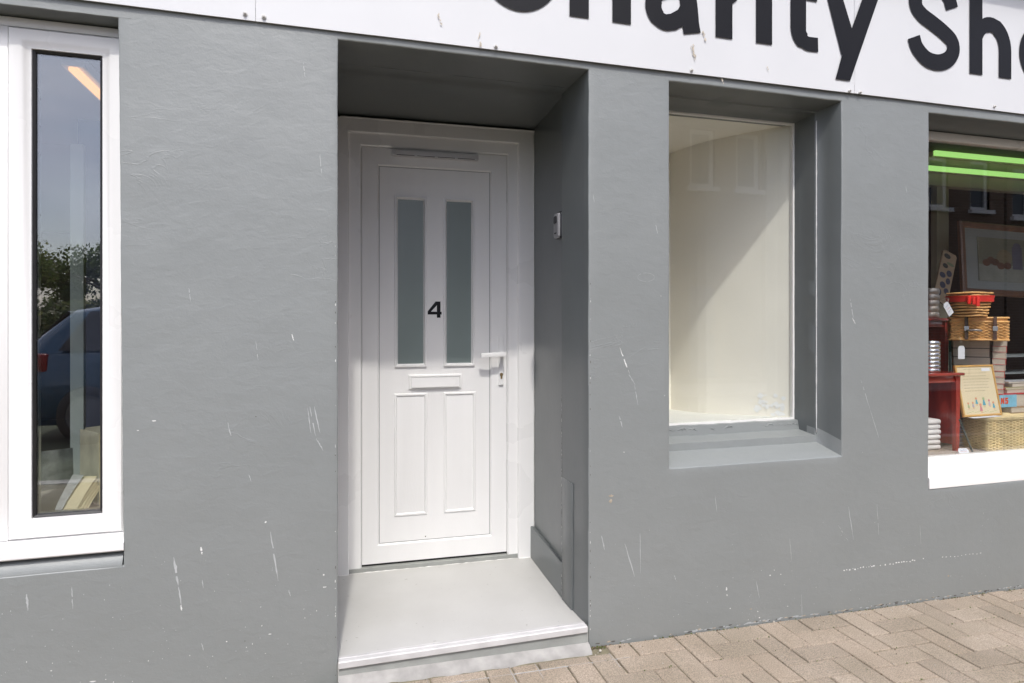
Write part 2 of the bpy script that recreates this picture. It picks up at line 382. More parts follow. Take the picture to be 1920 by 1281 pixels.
    for (u, v_, a, b, mi) in [(1146, 930, .012, .006, 4), (1145, 940, .008, .009, 4), (1362, 1104, .004, .008, 1), (1363, 1116, .003, .004, 1), (1369, 1141, .003, .003, 1), (1444, 1079, .005, .0035, 1), (1464, 1077, .004, .002, 1), (1421, 1147, .003, .003, 1),
                              (1424, 1158, .004, .003, 1), (1477, 1137, .003, .002, 1), (1408, 1142, .006, .003, 4), (98, 1181, .004, .002, 3), (96, 1258, .003, .002, 1), (498, 979, .0035, .004, 1), (289, 789, .007, .002, 1), (259, 807, .004, .002, 1),
                              (607, 1078, .004, .003, 1), (609, 1101, .008, .002, 1), (174, 1278, .01, .0025, 1), (506, 1189, .008, .0016, 1), (425, 1203, .003, .002, 1), (1239, 555, .002, .002, 1), (1246, 742, .002, .002, 1), (1778, 1080, .006, .006, 4),
                              (1170, 848, .003, .002, 1), (596, 1068, .0015, .0015, 2), (480, 781, .002, .002, 2), (459, 1202, .003, .0015, 2)]:
        x, _, z = at(u, v_); blob(x, z, a, b, mi)
    for k in range(330):                      # tiny flecks, mostly low on the wall
        x = rnd.choice([rnd.uniform(-1, 0), rnd.uniform(.98, 3.3)]); z = gz(x)+abs(rnd.gauss(0, .24))+.01
        if z > .47 and x < -.6: continue
        r_ = rnd.uniform(.0005, .0019); blob(x, z, r_, r_*rnd.uniform(.6, 1.8), rnd.choice([1, 3, 3, 3]), 6)
    for k in range(52):                       # knocked paint along the door arris
        for xe in (.008, .969):
            z = rnd.uniform(.06, 1.5)**1.1
            if rnd.random() < .55: blob(xe+rnd.uniform(-.001, .001), z, .0016, rnd.uniform(.0015, .007), rnd.choice([1, 3, 2]), 6)
    for k in range(70):                       # knocked corner inside the recess
        z = rnd.uniform(.08, 1.0)**1.2; y = .266+rnd.uniform(-.002, .001); a = rnd.uniform(.001, .0025); b = rnd.uniform(.002, .009)
        f = bm.faces.new([bm.verts.new(p) for p in ((.9485, y-a, z-b), (.9485, y+a, z-b*.6), (.9485, y+a*.7, z+b), (.9485, y-a*.6, z+b*.7))]); f.material_index = rnd.choice([1, 3, 2])
    for k in range(150):                      # rubble line where render meets the blocks
        x = rnd.uniform(1.0, 3.4); blob(x, gz(x)+.004+rnd.uniform(0, .007), rnd.uniform(.004, .016), .003, rnd.choice([2, 4, 3, 3]), 7)
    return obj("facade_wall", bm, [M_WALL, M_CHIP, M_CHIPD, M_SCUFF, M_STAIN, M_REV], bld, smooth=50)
build_wall()

# plinth board, cupboard flap and bead lines in the door recess
bm = bmesh.new()
loft(bm, [[(x0, y, .03), (1.01, y, .03), (1.01, y, .238), (x0+.003, y, .241), (x0, y, .236)] for x0, y in ((.954, .276), (.963, .55), (.976, .822))], capA=True, capB=True)
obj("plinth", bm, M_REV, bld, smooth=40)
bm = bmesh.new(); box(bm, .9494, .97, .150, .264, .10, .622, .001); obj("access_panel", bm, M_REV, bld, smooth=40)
bm = bmesh.new()
pts = [(2.146+.0008*nz(z, 1, 0, 30), .118, z) for z in [.78+k*.03 for k in range(49)]]
tube(bm, pts, [.0022+.0014*nz(p[2], 7, 0, 22) for p in pts], 6); obj("putty_bead", bm, M_CHIP, bld)
bm = bmesh.new()                                # the old joint line across the recess ceiling
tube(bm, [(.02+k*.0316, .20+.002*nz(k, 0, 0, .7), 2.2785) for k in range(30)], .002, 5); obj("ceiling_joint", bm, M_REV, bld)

# step
stp = bmesh.new()
loft(stp, [[(.0, y, -.2), (1.01, y, -.2), (1.01, y, z), (.0, y, z)] for y, z in ((.006, .096), (.2, .094), (.5, .088), (.86, .080))], capA=True, capB=True)
bmesh.ops.subdivide_edges(stp, edges=stp.edges[:], cuts=3, use_grid_fill=True)
def step_mat():
    m = surf("worn_step_paint", (.49, .485, .465), .45, .05, 4, .25, 30); t = m.node_tree; l = t.links
    p = [n for n in t.nodes if n.type == 'BSDF_PRINCIPLED'][0]; ramp = [n for n in t.nodes if n.type == 'VALTORGB'][0]
    tc_ = t.nodes.new("ShaderNodeTexCoord"); n = t.nodes.new("ShaderNodeTexNoise"); n.inputs['Scale'].default_value = 55; n.inputs['Detail'].default_value = 3; l.new(tc_.outputs['Object'], n.inputs['Vector'])
    r = t.nodes.new("ShaderNodeMapRange"); r.inputs['From Min'].default_value = .70; r.inputs['From Max'].default_value = .74; l.new(n.outputs['Fac'], r.inputs['Value'])
    n2 = t.nodes.new("ShaderNodeTexNoise"); n2.inputs['Scale'].default_value = 2.6; n2.inputs['Detail'].default_value = 6; l.new(tc_.outputs['Object'], n2.inputs['Vector'])
    r2 = t.nodes.new("ShaderNodeMapRange"); r2.inputs['From Min'].default_value = .5; r2.inputs['From Max'].default_value = .75; r2.inputs['To Max'].default_value = .35; l.new(n2.outputs['Fac'], r2.inputs['Value'])
    a = t.nodes.new("ShaderNodeMix"); a.data_type = 'RGBA'; a.inputs['B'].default_value = (.43, .42, .385, 1); l.new(r2.outputs[0], a.inputs['Factor']); l.new(ramp.outputs[0], a.inputs['A'])
    b = t.nodes.new("ShaderNodeMix"); b.data_type = 'RGBA'; b.inputs['B'].default_value = (.36, .355, .33, 1); l.new(r.outputs[0], b.inputs['Factor']); l.new(a.outputs['Result'], b.inputs['A']); l.new(b.outputs['Result'], p.inputs['Base Color']); return m
step = obj("doorstep", stp, step_mat(), bld)
bm = bmesh.new(); box(bm, .02, .955, -.006, .0055, -.1, .088, 0); obj("step_riser", bm, M_RISER, bld)
bm = bmesh.new()
prof = [(.034, .098), (-.012, .098), (-.015, .0955), (-.015, .106), (-.013, .1085), (.008, .1095), (.009, .107), (.012, .107), (.013, .1092), (.030, .1085), (.034, .104)]
prof = [(.034, .097), (.006, .097), (.006, .0845), (-.014, .0845), (-.016, .087), (-.016, .106), (-.012, .1092), (.006, .1098), (.0075, .1072), (.011, .1072), (.0125, .1098), (.030, .1085), (.034, .104)]
loft(bm, [[(x, y, z) for y, z in prof] for x in (.0185, .9500)], capA=True, capB=True)
nos = obj("step_nosing", bm, surf("worn_white_nosing", (.54, .53, .52), .5, .12, 14), step)
for u, v_ in ((690, 1228), (815, 1212), (935, 1194), (1050, 1176)):
    bm = bmesh.new(); x = ax(u, .0); loft(bm, [circ(x, .020, .1090, .0035, 10), circ(x, .020, .1104, .0028, 10)], capB=True); obj("screw", bm, M_ALU, step)
bm = bmesh.new()                                # cement haunch on the ground
n = 26
A = []
for k in range(n+1):
    x = .018+k*.940/n; w = .045+.012*nz(k, 0, 0, .31)+.012*nz(k, 4, 0, .9)
    A.append([(x, -.004, gz(x)+.022), (x, -.020, gz(x)+.016+.002*nz(k, 2, 2, .8)), (x, -w, gz(x)+.002), (x, -w-.004, gz(x)-.02), (x, -.004, gz(x)-.02)])
loft(bm, A, capA=True, capB=True); obj("cement_fillet", bm, M_CEM, bld, smooth=60)

# ---- door: local frame, s along the door, y towards the street is negative
drz = math.atan2(-.03, .96)
def doorpart(name, bm, mats, parent, smooth=35):
    o = obj(name, bm, mats, None, smooth); o.parent = parent
    return o
dfr = bmesh.new()
def U(x0, x1, z1, y, z0=.062): return [(x0, y, z0), (x0, y, z1), (x1, y, z1), (x1, y, z0)]   # three-sided surround
def usweep(bm, secs, mi=0):
    vr = [[bm.verts.new(p) for p in s] for s in secs]
    for A_, B_ in zip(vr, vr[1:]):
        for k in range(3):
            f = bm.faces.new((A_[k], A_[k+1], B_[k+1], B_[k])); f.material_index = mi
usweep(dfr, [U(-.02, .985, 2.268, .05), U(-.02, .985, 2.268, -.012), U(.041, .887, 2.206, -.012), U(.0455, .8825, 2.2015, -.006), U(.0455, .8825, 2.2015, .004), U(.098, .836, 2.149, .004), U(.1045, .8295, 2.1425, .012), U(.1045, .8295, 2.1425, .05)])
frame = obj("door_frame", dfr, M_UPVC, bld, smooth=30, loc=(.028, .83, 0), rot=(0, 0, drz))
bm = bmesh.new(); box(bm, .045, .885, .000, .06, .060, .101, .003); box(bm, .104, .83, .022, .05, .101, .112, 0, 1)
o_ = obj("threshold", bm, [M_RISER, M_GASKET], frame)
bm = bmesh.new()                                # ragged sealant along the foot of the door
tube(bm, [(.05+k*.0209, -.003, .079+.0018*nz(k, 0, 0, .9)) for k in range(40)], [.0035+.002*nz(k, 5, 0, 1.3) for k in range(40)], 6)
for s0, s1 in ((.0, .045), (.885, .965)):
    tube(bm, [(s0+(s1-s0)*k/6, -.014, .078+.002*nz(k, s0, 3, .9)) for k in range(7)], .0045, 6)
tube(bm, [(.9645, -.012, .09+k*.045) for k in range(49)], [.0035+.001*nz(k, 5, 0, .5) for k in range(49)], 6)
tube(bm, [(.005+k*.0242, -.013, 2.270+.001*nz(k, 9, 0, .9)) for k in range(41)], [.0038+.0016*nz(k, 5, 7, .6) for k in range(41)], 6)
obj("sealant", bm, M_FRAME, frame)
for s, z in [(.02, 1.62), (.035, 1.62), (.93, 2.225), (.91, 2.235), (.93, 1.0), (.925, .47), (.06, 2.233), (.025, 2.21), (.49, 2.236), (.49, 2.222)]:
    bm = bmesh.new()
    loft(bm, [[(s+.0028*math.cos(q*math.pi/4), -.0135, z+.0028*math.sin(q*math.pi/4)) for q in range(8)], [(s+.002*math.cos(q*math.pi/4), -.0150, z+.002*math.sin(q*math.pi/4)) for q in range(8)]], capB=True)
    obj("screw", bm, M_FRAME, frame)

def R4(x0, x1, z0, z1, y): return rect(x0, x1, z0, z1, y)
bm = bmesh.new()
# sash: face, rebate chamfer, then slab with four raised mouldings
holes = [(.270, .412, 1.074, 1.904), (.512, .654, 1.074, 1.904)]
loft(bm, [R4(.106, .828, .112, 2.141, .05), R4(.106, .828, .112, 2.141, .016), R4(.107, .827, .113, 2.140, .014), R4(.180, .749, .198, 2.060, .014), R4(.187, .742, .205, 2.053, .022), R4(.187, .742, .205, 2.053, .026)])
leaf_y = .024
PAN = [(.259, .423, .331, .937), (.504, .668, .331, .937)]
xs = sorted({.185, .744, *[a for h in holes for a in h[:2]], *[a for p in PAN for a in p[:2]]}); zs = sorted({.203, 2.055, 1.074, 1.904, .331, .937})
for a, b in zip(xs, xs[1:]):
    for c, d in zip(zs, zs[1:]):
        mx_, mz_ = (a+b)/2, (c+d)/2
        if any(h[0] < mx_ < h[1] and h[2] < mz_ < h[3] for h in holes+PAN): continue
        bm.faces.new([bm.verts.new(p) for p in R4(a, b, c, d, leaf_y)])
for (a, b, c, d) in PAN:
    ys = [leaf_y, leaf_y-.005, leaf_y-.006, leaf_y+.001, leaf_y-.001]; ins = [0, .004, .010, .016, .026]
    loft(bm, [R4(a+i, b-i, c+i, d-i, y) for i, y in zip(ins, ys)], capB=True)
for (a, b, c, d) in holes:
    loft(bm, [R4(a+i, b-i, c+i, d-i, y) for i, y in ((-.008, leaf_y), (-.006, leaf_y-.009), (.001, leaf_y-.010), (.009, leaf_y+.002), (.009, leaf_y+.02))])
door = obj("front_door", bm, M_UPVC2, bld, smooth=30, loc=(.028, .83, 0), rot=(0, 0, drz))
for (a, b, c, d) in holes:
    bm = bmesh.new(); box(bm, a+.007, b-.007, leaf_y+.002, leaf_y+.008, c+.007, d-.007); obj("pane", bm, M_FROST, door)
bm = bmesh.new()                                # black line of the slab joint
usweepz = [R4(.1865, .7425, .2045, 2.0535, .0225), R4(.190, .739, .208, 2.050, .0232)]
loft(bm, [R4(.1875, .7415, .2055, 2.0525, .0228), R4(.1905, .7385, .2085, 2.0495, .0229)]); obj("gasket", bm, surf("grey_gasket", (.30, .30, .30), .6), door)
bm = bmesh.new()                                # letterbox
loft(bm, [R4(.331, .595, .955, 1.028, .026), R4(.331, .595, .955, 1.028, .019), R4(.334, .592, .958, 1.025, .017), R4(.340, .586, .964, 1.019, .017), R4(.341, .585, .965, 1.018, .021)], capB=True)
loft(bm, [R4(.343, .583, .964, 1.0165, .021), R4(.343, .583, .964, 1.0165, .009), [(.346, .006, .966), (.580, .006, .966), (.580, .011, 1.014), (.346, .011, 1.014)]], capB=True)
obj("letterbox", bm, M_UPVC, door, smooth=30)
bm = bmesh.new()                                # handle: long plate, lever, cylinder
loft(bm, [[(.797+sx*w*.0125, y, 1.094+sz*h*.126) for sx, sz in ((-1, -1), (1, -1), (1, 1), (-1, 1))] for w, h, y in ((1, 1, .014), (1, 1, .006), (.78, .985, .003))], capB=True)
tube(bm, [(.797, .004, 1.124), (.797, -.035, 1.124), (.797, -.046, 1.124)], [.010, .0095, .0105], 12)
loft(bm, [[(s, y0+dy, z+dz) for dy, dz in ((-.006, -.010), (.006, -.010), (.008, 0), (.006, .011), (-.006, .011), (-.008, 0))] for s, y0, z in ((.811, -.044, 1.126), (.80, -.046, 1.1265), (.76, -.047, 1.126), (.72, -.046, 1.1245), (.69, -.042, 1.123), (.683, -.036, 1.1225))], capA=True, capB=True)
obj("handle", bm, M_UPVC, door, smooth=40)
bm = bmesh.new()
loft(bm, [[(.797+.0085*math.cos(q*math.pi/8), y, 1.022+.0085*math.sin(q*math.pi/8)) for q in range(16)] for y in (.004, -.0005)], capB=True)
box(bm, .7925, .8015, -.0003, .004, 1.000, 1.018, .001); box(bm, .7962, .7978, -.0012, .001, 1.016, 1.028)
obj("lock_cylinder", bm, M_BRASS, door, smooth=40)
bm = bmesh.new(); z = 1.311
four = [(.4715, z), (.4880, z), (.4880, z+.0165), (.4945, z+.0165), (.4945, z+.030), (.4880, z+.030), (.4880, z+.081), (.4670, z+.081), (.4250, z+.032), (.4250, z+.0165), (.4715, z+.0165)]
# drawn as two overlapping-free pieces around the counter
def poly(bm, pts, y, mi=0): f = bm.faces.new([bm.verts.new((x, y, zz)) for x, zz in pts]); f.material_index = mi
y4 = .0232
poly(bm, [(.4705, z), (.4885, z), (.4885, z+.0160), (.4705, z+.0160)], y4)
poly(bm, [(.4250, z+.0160), (.4945, z+.0160), (.4945, z+.0300), (.4405, z+.0300), (.4250, z+.0320)], y4)
poly(bm, [(.4705, z+.0300), (.4885, z+.0300), (.4885, z+.0810), (.4705, z+.0620)], y4)
poly(bm, [(.4250, z+.0320), (.4405, z+.0300), (.4705, z+.0620), (.4885, z+.0810), (.4640, z+.0810)], y4)
r = bmesh.ops.extrude_face_region(bm, geom=bm.faces[:]); bmesh.ops.translate(bm, verts=[g for g in r['geom'] if isinstance(g, bmesh.types.BMVert)], vec=(0, -.0006, 0))
num = obj("house_number", bm, M_INK, door); num['label'] = "black house number 4"
bm = bmesh.new()
box(bm, .248, .676, -.012, .016, 2.103, 2.130, .003, 0); box(bm, .256, .668, -.0135, -.011, 2.1035, 2.1065, 0, 1)
for k in range(5): box(bm, .256+k*.1, .270+k*.1, -.0165, -.0115, 2.101, 2.108, .001, 0)
obj("trickle_vent", bm, [surf("vent_plastic", (.62, .62, .63), .4, .04), surf("vent_slot", (.12, .12, .12), .6)], door, smooth=35)
bm = bmesh.new(); loft(bm, [[(.414+r_*math.cos(q*math.pi/4), y, .222+r_*math.sin(q*math.pi/4)) for q in range(8)] for r_, y in ((.003, .0235), (.002, .0225))], capB=True); obj("drain_hole", bm, M_GASKET, door)

# ---- small window: glass and the boxed-in cream display behind it
bm = bmesh.new()
zF, zC = .77, 2.246
plan = [(2.128, .265), (1.93, .583), (1.902, .632), (1.882, .682), (1.866, .745), (1.855, .815), (1.848, .90), (1.20, 1.02), (1.20, .265)]
n = len(plan)
lo = [bm.verts.new((x, y, zF)) for x, y in plan]; hi = [bm.verts.new((x, y, zC)) for x, y in plan]
for k in range(n-1):
    f = bm.faces.new((lo[k], lo[k+1], hi[k+1], hi[k])); f.smooth = True
f = bm.faces.new(hi); f.material_index = 0
bmesh.ops.subdivide_edges(bm, edges=bm.edges[:], cuts=6, use_grid_fill=True)
disp = obj("display_niche", bm, [M_CREAM], bld, smooth=32)
bm = bmesh.new(); loft(bm, [[(1.21, y, .74), (2.14, y, .74), (2.14, y, z), (1.21, y, z)] for y, z in ((.262, .829), (.655, .803), (1.05, .785))], capA=True, capB=True); obj("niche_floor", bm, M_WHITEP, disp)
bm = bmesh.new(); rnd = random.Random(8)
for k in range(26):                            # rough white filler smeared low on the niche wall and sill
    t_ = rnd.uniform(.04, .42); x = 2.128-.243*t_; y = .265+.39*t_; s_ = rnd.uniform(.004, .02)
    d = Vector((-.243, .39, 0)).normalized(); nn = Vector((-d.y, d.x, 0)); nn = nn if nn.y < 0 else -nn
    c = Vector((x, y, .83+rnd.uniform(.0, .10)))+nn*(.0008+.00012*k)
    ring = [bm.verts.new(c+d*s_*rnd.uniform(.5, 1.2)*math.cos(q*math.pi/5)+Vector((0, 0, 1))*s_*rnd.uniform(.4, 1.0)*math.sin(q*math.pi/5)) for q in range(10)]
    bm.faces.new(ring)
obj("filler_patch", bm, surf("white_filler", (.90, .90, .90), .8), disp)
bm = bmesh.new()
pts = [(1.322+k*.0135, .232+.003*nz(k, 0, 0, .6), .806+.004*nz(k, 2, 0, .45)+.002*nz(k, 7, 0, 1.7)) for k in range(60)]
tube(bm, pts, [.012+.006*nz(k, 4, 1, .8)+.005*nz(k, 9, 1, 2.1) for k in range(60)], 9)
for k in range(16):
    q = rnd.uniform(1.33, 2.10); tube(bm, [(q+j*.009, .219+.0015*nz(j, k, 0, .9), .800+rnd.uniform(-.002, .012)) for j in range(rnd.randint(2, 6))], .0028, 5)
obj("putty_ridge", bm, M_WALL, bld, smooth=60)
win = bmesh.new()
loft(win, [rect(1.312, 2.134, .818, 2.248, .262), rect(1.312, 2.134, .818, 2.248, .243), rect(1.32, 2.122, .832, 2.236, .243), rect(1.32, 2.122, .832, 2.236, .262)])
w_s = obj("small_window", win, M_FRAME, bld)
bm = bmesh.new(); box(bm, 1.316, 2.126, .250, .254, .826, 2.242); obj("pane", bm, M_GLASS3, w_s)

# ---- left window: white frame, mullion, opening sash, projecting sill
bm = bmesh.new(); yF = .075
box(bm, -3.3, -.661, yF, yF+.06, 2.232, 2.262, .002)           # head (ends butt into the opening)
box(bm, -.705, -.661, yF+.001, yF+.06, .60, 2.2315, .002)      # right jamb
box(bm, -1.05, -.988, yF-.004, yF+.06, .60, 2.2315, .004)      # mullion
box(bm, -1.058, -1.020, yF-.012, yF-.0041, .60, 2.2315, .003)
box(bm, -3.3, -.661, yF+.001, yF+.06, .566, .5995, .002)       # foot
lw = obj("left_window", bm, M_UPVC, bld, smooth=35)
def sash(x0, x1, z0, z1, name, parent, y=yF-.008, w=.066):
    bm = bmesh.new()
    loft(bm, [rect(x0, x1, z0, z1, y+.05), rect(x0, x1, z0, z1, y+.004), rect(x0+.004, x1-.004, z0+.004, z1-.004, y), rect(x0+w*.52, x1-w*.52, z0+w*.52, z1-w*.52, y), rect(x0+w*.66, x1-w*.66, z0+w*.66, z1-w*.66, y+.006), rect(x0+w-.006, x1-w+.006, z0+w-.006, z1-w+.006, y+.009), rect(x0+w-.003, x1-w+.003, z0+w-.003, z1-w+.003, y+.03)])
    s_ = obj(name, bm, M_UPVC, parent, smooth=35)
    bm = bmesh.new()
    loft(bm, [rect(x0+w-.0035, x1-w+.0035, z0+w-.0035, z1-w+.0035, y+.012), rect(x0+w+.003, x1-w-.003, z0+w+.003, z1-w-.003, y+.016), rect(x0+w+.003, x1-w-.003, z0+w+.003, z1-w-.003, y+.05)])
    g_ = obj("gasket", bm, M_GASKET, s_) if False else obj("gasket", bm, M_GASKET, parent)
    bm = bmesh.new(); box(bm, x0+w-.004, x1-w+.004, y+.022, y+.026, z0+w-.004, z1-w+.004); obj("pane", bm, M_GLASS, parent)
    bm = bmesh.new(); box(bm, x0+w-.004, x1-w+.004, y+.030, y+.046, z0+w-.004, z0+w+.006); box(bm, x0+w-.004, x0+w+.006, y+.030, y+.046, z0+w+.006, z1-w+.004); obj("spacer_bar", bm, M_ALU, parent)
    return s_
sash(-.987, -.668, .604, 2.228, "sash", lw)
bm = bmesh.new(); box(bm, -3.2, -1.09, .10, .106, .62, 2.20); obj("pane", bm, M_GLASS, lw)
bm = bmesh.new()
loft(bm, [[(x, y, z) for y, z in ((.14, .598), (.06, .598), (-.001, .592), (-.005, .588), (-.005, .565), (-.002, .561), (.010, .561), (.010, .575), (.14, .575))] for x in (-3.3, -.6440)], capA=True, capB=True)
obj("sill", bm, M_UPVC, lw, smooth=35)
bm = bmesh.new(); box(bm, -3.3, -.660, .035, .15, .545, .5745); obj("sill_packing", bm, M_GASKET, lw)
bm = bmesh.new()
loft(bm, [[(x, y, z) for y, z in ((.15, .551), (.022, .549), (.014, .544), (.0005, .516), (.0015, .500), (.15, .500))] for x in (-3.3, -.650)], capA=True, capB=True)
bmesh.ops.subdivide_edges(bm, edges=[e for e in bm.edges if abs(e.verts[0].co.x-e.verts[1].co.x) > 1], cuts=40)
obj("masonry_sill", bm, M_WALL, lw, smooth=50)

# ---- right window: cream frame, deep white sill, big pane
yR = .20
bm = bmesh.new()
box(bm, 2.681, 5.7, yR, yR+.05, 2.222, 2.262, .003); box(bm, 2.681, 2.72, yR+.001, yR+.05, .60, 2.2215, .002)
box(bm, 2.681, 5.7, yR+.012, yR+.05, .575, .597, .002)
rw = obj("right_window", bm, M_FRAME, bld, smooth=35)
bm = bmesh.new(); box(bm, 2.70, 5.7, yR+.02, yR+.026, .59, 2.235); obj("pane", bm, M_GLASS2, rw)
bm = bmesh.new()
loft(bm, [[(x, y, z) for y, z in ((.25, .592), (yR+.012, .592), (.012, .563), (.002, .560), (-.0015, .555), (-.0015, .5095), (.25, .5095))] for x in (2.6785, 5.7)], capA=True, capB=True)
bmesh.ops.subdivide_edges(bm, edges=[e for e in bm.edges if abs(e.verts[0].co.x-e.verts[1].co.x) > 1], cuts=50)
for w in bm.verts: w.co.y += .0016*nz(w.co.x, 0, w.co.z, 8) if w.co.y < .1 else 0; w.co.z += .0014*nz(w.co.x, 4, w.co.y, 9) if w.co.z > .52 else 0
obj("sill", bm, surf("white_gloss_wood", (.80, .79, .76), .3, .03, 6, .12, 30), rw, smooth=50)

# ---- rooms behind
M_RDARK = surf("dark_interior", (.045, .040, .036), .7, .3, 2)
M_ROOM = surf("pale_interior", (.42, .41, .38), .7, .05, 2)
M_CARPET = surf("beige_carpet", (.36, .30, .25), .95, .15, 60, .5, 200)
def room(name, x0, x1, y0, y1, z0, z1, mat, floor=None):
    bm = bmesh.new(); t = .05
    box(bm, x0-t, x0, y0, y1, z0, z1); box(bm, x1, x1+t, y0, y1, z0, z1); box(bm, x0-t, x1+t, y1, y1+t, z0-t, z1+t)
    box(bm, x0-t, x1+t, y0, y1-.001, z1, z1+t); box(bm, x0-t, x1+t, y0, y1-.001, z0-t, z0, 0, 1)
    # returns that close the room up to the back of the facade opening
    return obj(name, bm, [mat, floor or mat], bld)
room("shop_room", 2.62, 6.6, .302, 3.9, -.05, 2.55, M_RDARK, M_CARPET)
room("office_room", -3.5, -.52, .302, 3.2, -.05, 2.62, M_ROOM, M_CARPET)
bm = bmesh.new(); box(bm, 2.63, 6.55, .231, 1.15, .50, .592, .0); obj("window_platform", bm, M_CARPET, bld)
bm = bmesh.new()
box(bm, -5.0, 7.5, .302, 4.4, 2.75, 3.85); box(bm, -5.0, 7.5, 4.0, 4.4, -.3, 2.7495)
obj("upper_structure", bm, M_WALL, bld)

# cornice above the sign
bm = bmesh.new()
loft(bm, [[(x, y, z) for y, z in ((.0, 2.975), (-.10, 2.975), (-.13, 2.99), (-.13, 3.03), (-.115, 3.05), (0, 3.06))] for x in (-5, 7.5)], capA=True, capB=True)
obj("cornice", bm, M_WALL, bld)

# ------------------------------------------------------------------ fascia sign
sign = empty("shop_sign", (.010, -.012, 2.3055), "white fascia sign with black lettering reading Charity Shop", "sign")
ys = -.03
def spanel(x0, x1):
    bm = bmesh.new(); n = 24
    for k in range(n):
        a = x0+(x1-x0)*k/n; b = x0+(x1-x0)*(k+1)/n
        za, zb = [2.2985+.0042*(q+.84)/4.12*2+.0015*nz(q, 0, 0, 1.4) for q in (a, b)]
        ya, yb = [ys+.0025*nz(q, 5, 0, 1.1) for q in (a, b)]
        vs = [(a, ya, za), (b, yb, zb), (b, ys, 2.97), (a, ys, 2.97), (a, ys+.004+ya-ys, za), (b, ys+.004+yb-ys, zb), (b, ys+.004, 2.97), (a, ys+.004, 2.97)]
        vv = [bm.verts.new(p) for p in vs]
        for q in ((0, 1, 2, 3), (5, 4, 7, 6), (4, 5, 1, 0)): bm.faces.new([vv[i] for i in q])
    bmesh.ops.remove_doubles(bm, verts=bm.verts, dist=1e-5)
    o = obj("sign_panel", bm, M_SIGN, sign, loc=(0, .03, -2.30)); return o
for a, b in ((-3.4, -.2612), (-.2600, 2.2238), (2.2250, 5.4)): spanel(a, b)
bm = bmesh.new()
box(bm, -3.4, 5.4, -.0255, -.0215, 2.315, 2.345); box(bm, -3.4, 5.4, -.0255, -.0215, 2.85, 2.88)
obj("batten", bm, surf("dark_timber", (.06, .06, .06), .8), sign, loc=(0, .03, -2.30))
for x, z in ((-.293, 2.318), (-.234, 2.315), (.573, 2.313), (1.40, 2.316), (2.196, 2.312), (2.254, 2.311), (3.055, 2.324), (3.9, 2.32), (-.95, 2.33)):
    bm = bmesh.new()
    loft(bm, [[(x+r_*math.cos(q*math.pi/3), y, z+r_*math.sin(q*math.pi/3)) for q in range(6)] for r_, y in ((.0075, ys), (.0075, ys-.004), (.0045, ys-.0045), (.0045, ys-.009), (.003, ys-.011))], capB=True)
    obj("bolt", bm, surf("clear_screw_cap", (.58, .57, .54), .35), sign, loc=(0, .03, -2.30))
# letters as pen strokes of even weight
BL, XH, CH = 2.466, .282, .408; SW = .080; yl = ys-.0035
def arcp(cx, cz, rx, rz, a0, a1, n=18): return [(cx+rx*math.cos(R(a0+(a1-a0)*k/n)), cz+rz*math.sin(R(a0+(a1-a0)*k/n))) for k in range(n+1)]
def stroke(bm, pts, w, y):
    P_ = [Vector((p[0], 0, p[1])) for p in pts]; n = len(P_); A_ = []; B_ = []
    for i in range(n):
        d0 = (P_[i]-P_[i-1]).normalized() if i else (P_[1]-P_[0]).normalized()
        d1 = (P_[i+1]-P_[i]).normalized() if i < n-1 else d0
        d = (d0+d1).normalized(); nrm = Vector((-d.z, 0, d.x)); k = 1/max(.5, d.dot(d1))
        ww = w[min(i, len(w)-1)] if isinstance(w, list) else w
        A_.append(bm.verts.new(P_[i]+nrm*ww/2*k+Vector((0, y, 0)))); B_.append(bm.verts.new(P_[i]-nrm*ww/2*k+Vector((0, y, 0))))
    for i in range(n-1): bm.faces.new((A_[i], B_[i], B_[i+1], A_[i+1]))
def letter(strokes, name="letter"):
    bm = bmesh.new()
    for k, s in enumerate(strokes): stroke(bm, s[0], s[1] if len(s) > 1 else SW, yl-.00025*k)
    return obj(name, bm, M_INK, sign, loc=(0, .03, -2.30))
h2 = SW/2
# C
cx, rx, rz = .665, .158-h2+.02, CH/2+.01-h2
letter([(arcp(cx, BL+CH/2, rx, rz, 38, 322, 40),)])
def hshape(x0, x1, asc=True):
    r = (x1-x0-SW)/2; c = (x0+x1)/2; zt = BL+XH+.006-h2
    return [([(x0+h2, BL), (x0+h2, BL+(CH+.012 if asc else XH))],), (arcp(c, zt-r*1.25, r, r*1.25, 165, 0, 18)+[(x1-h2, BL)], [SW*.8]*6+[SW*.9]*5+[SW]*9)]
letter(hshape(.866, 1.126))
# a
x0, x1 = 1.185, 1.430
letter([(arcp(x0+.105, BL+XH-.086, .085, .053, 150, 0, 16)+[(x1-h2-.002, BL+.10), (x1-h2+.004, BL+.04), (x1-h2+.012, BL)],),
        ([(x1-h2, BL+.168), (x0+.125, BL+.160)]+arcp(x0+.10, BL+.092, .060, .063, 90, 270, 16)+[(x0+.130, BL+.036), (x1-h2-.03, BL+.064), (x1-h2-.012, BL+.095)], [.055]*3+[.062]*5+[.072]*7+[.066]*7)])
# r
letter([([(1.512+h2, BL), (1.512+h2, BL+XH)],), ([(1.512+h2+.01, BL+.16)]+arcp(1.655, BL+.165, .068, .075, 165, 84, 8), [.06]*4+[.075]*6)])
# i with its dot
letter([([(1.708+h2, BL), (1.708+h2, BL+XH)],), ([(1.708+h2, BL+.335), (1.708+h2, BL+.410)],)])
# t
letter([([(1.882+h2, BL+.375), (1.882+h2, BL+.10)]+arcp(1.882+h2+.062, BL+.088, .062, .0615, 180, 262, 8)+[(2.025, BL+.0285)], [.080]*3+[.078]*5+[.062]*3),
        ([(1.835, BL+XH-.033), (2.020, BL+XH-.033)], .066)])
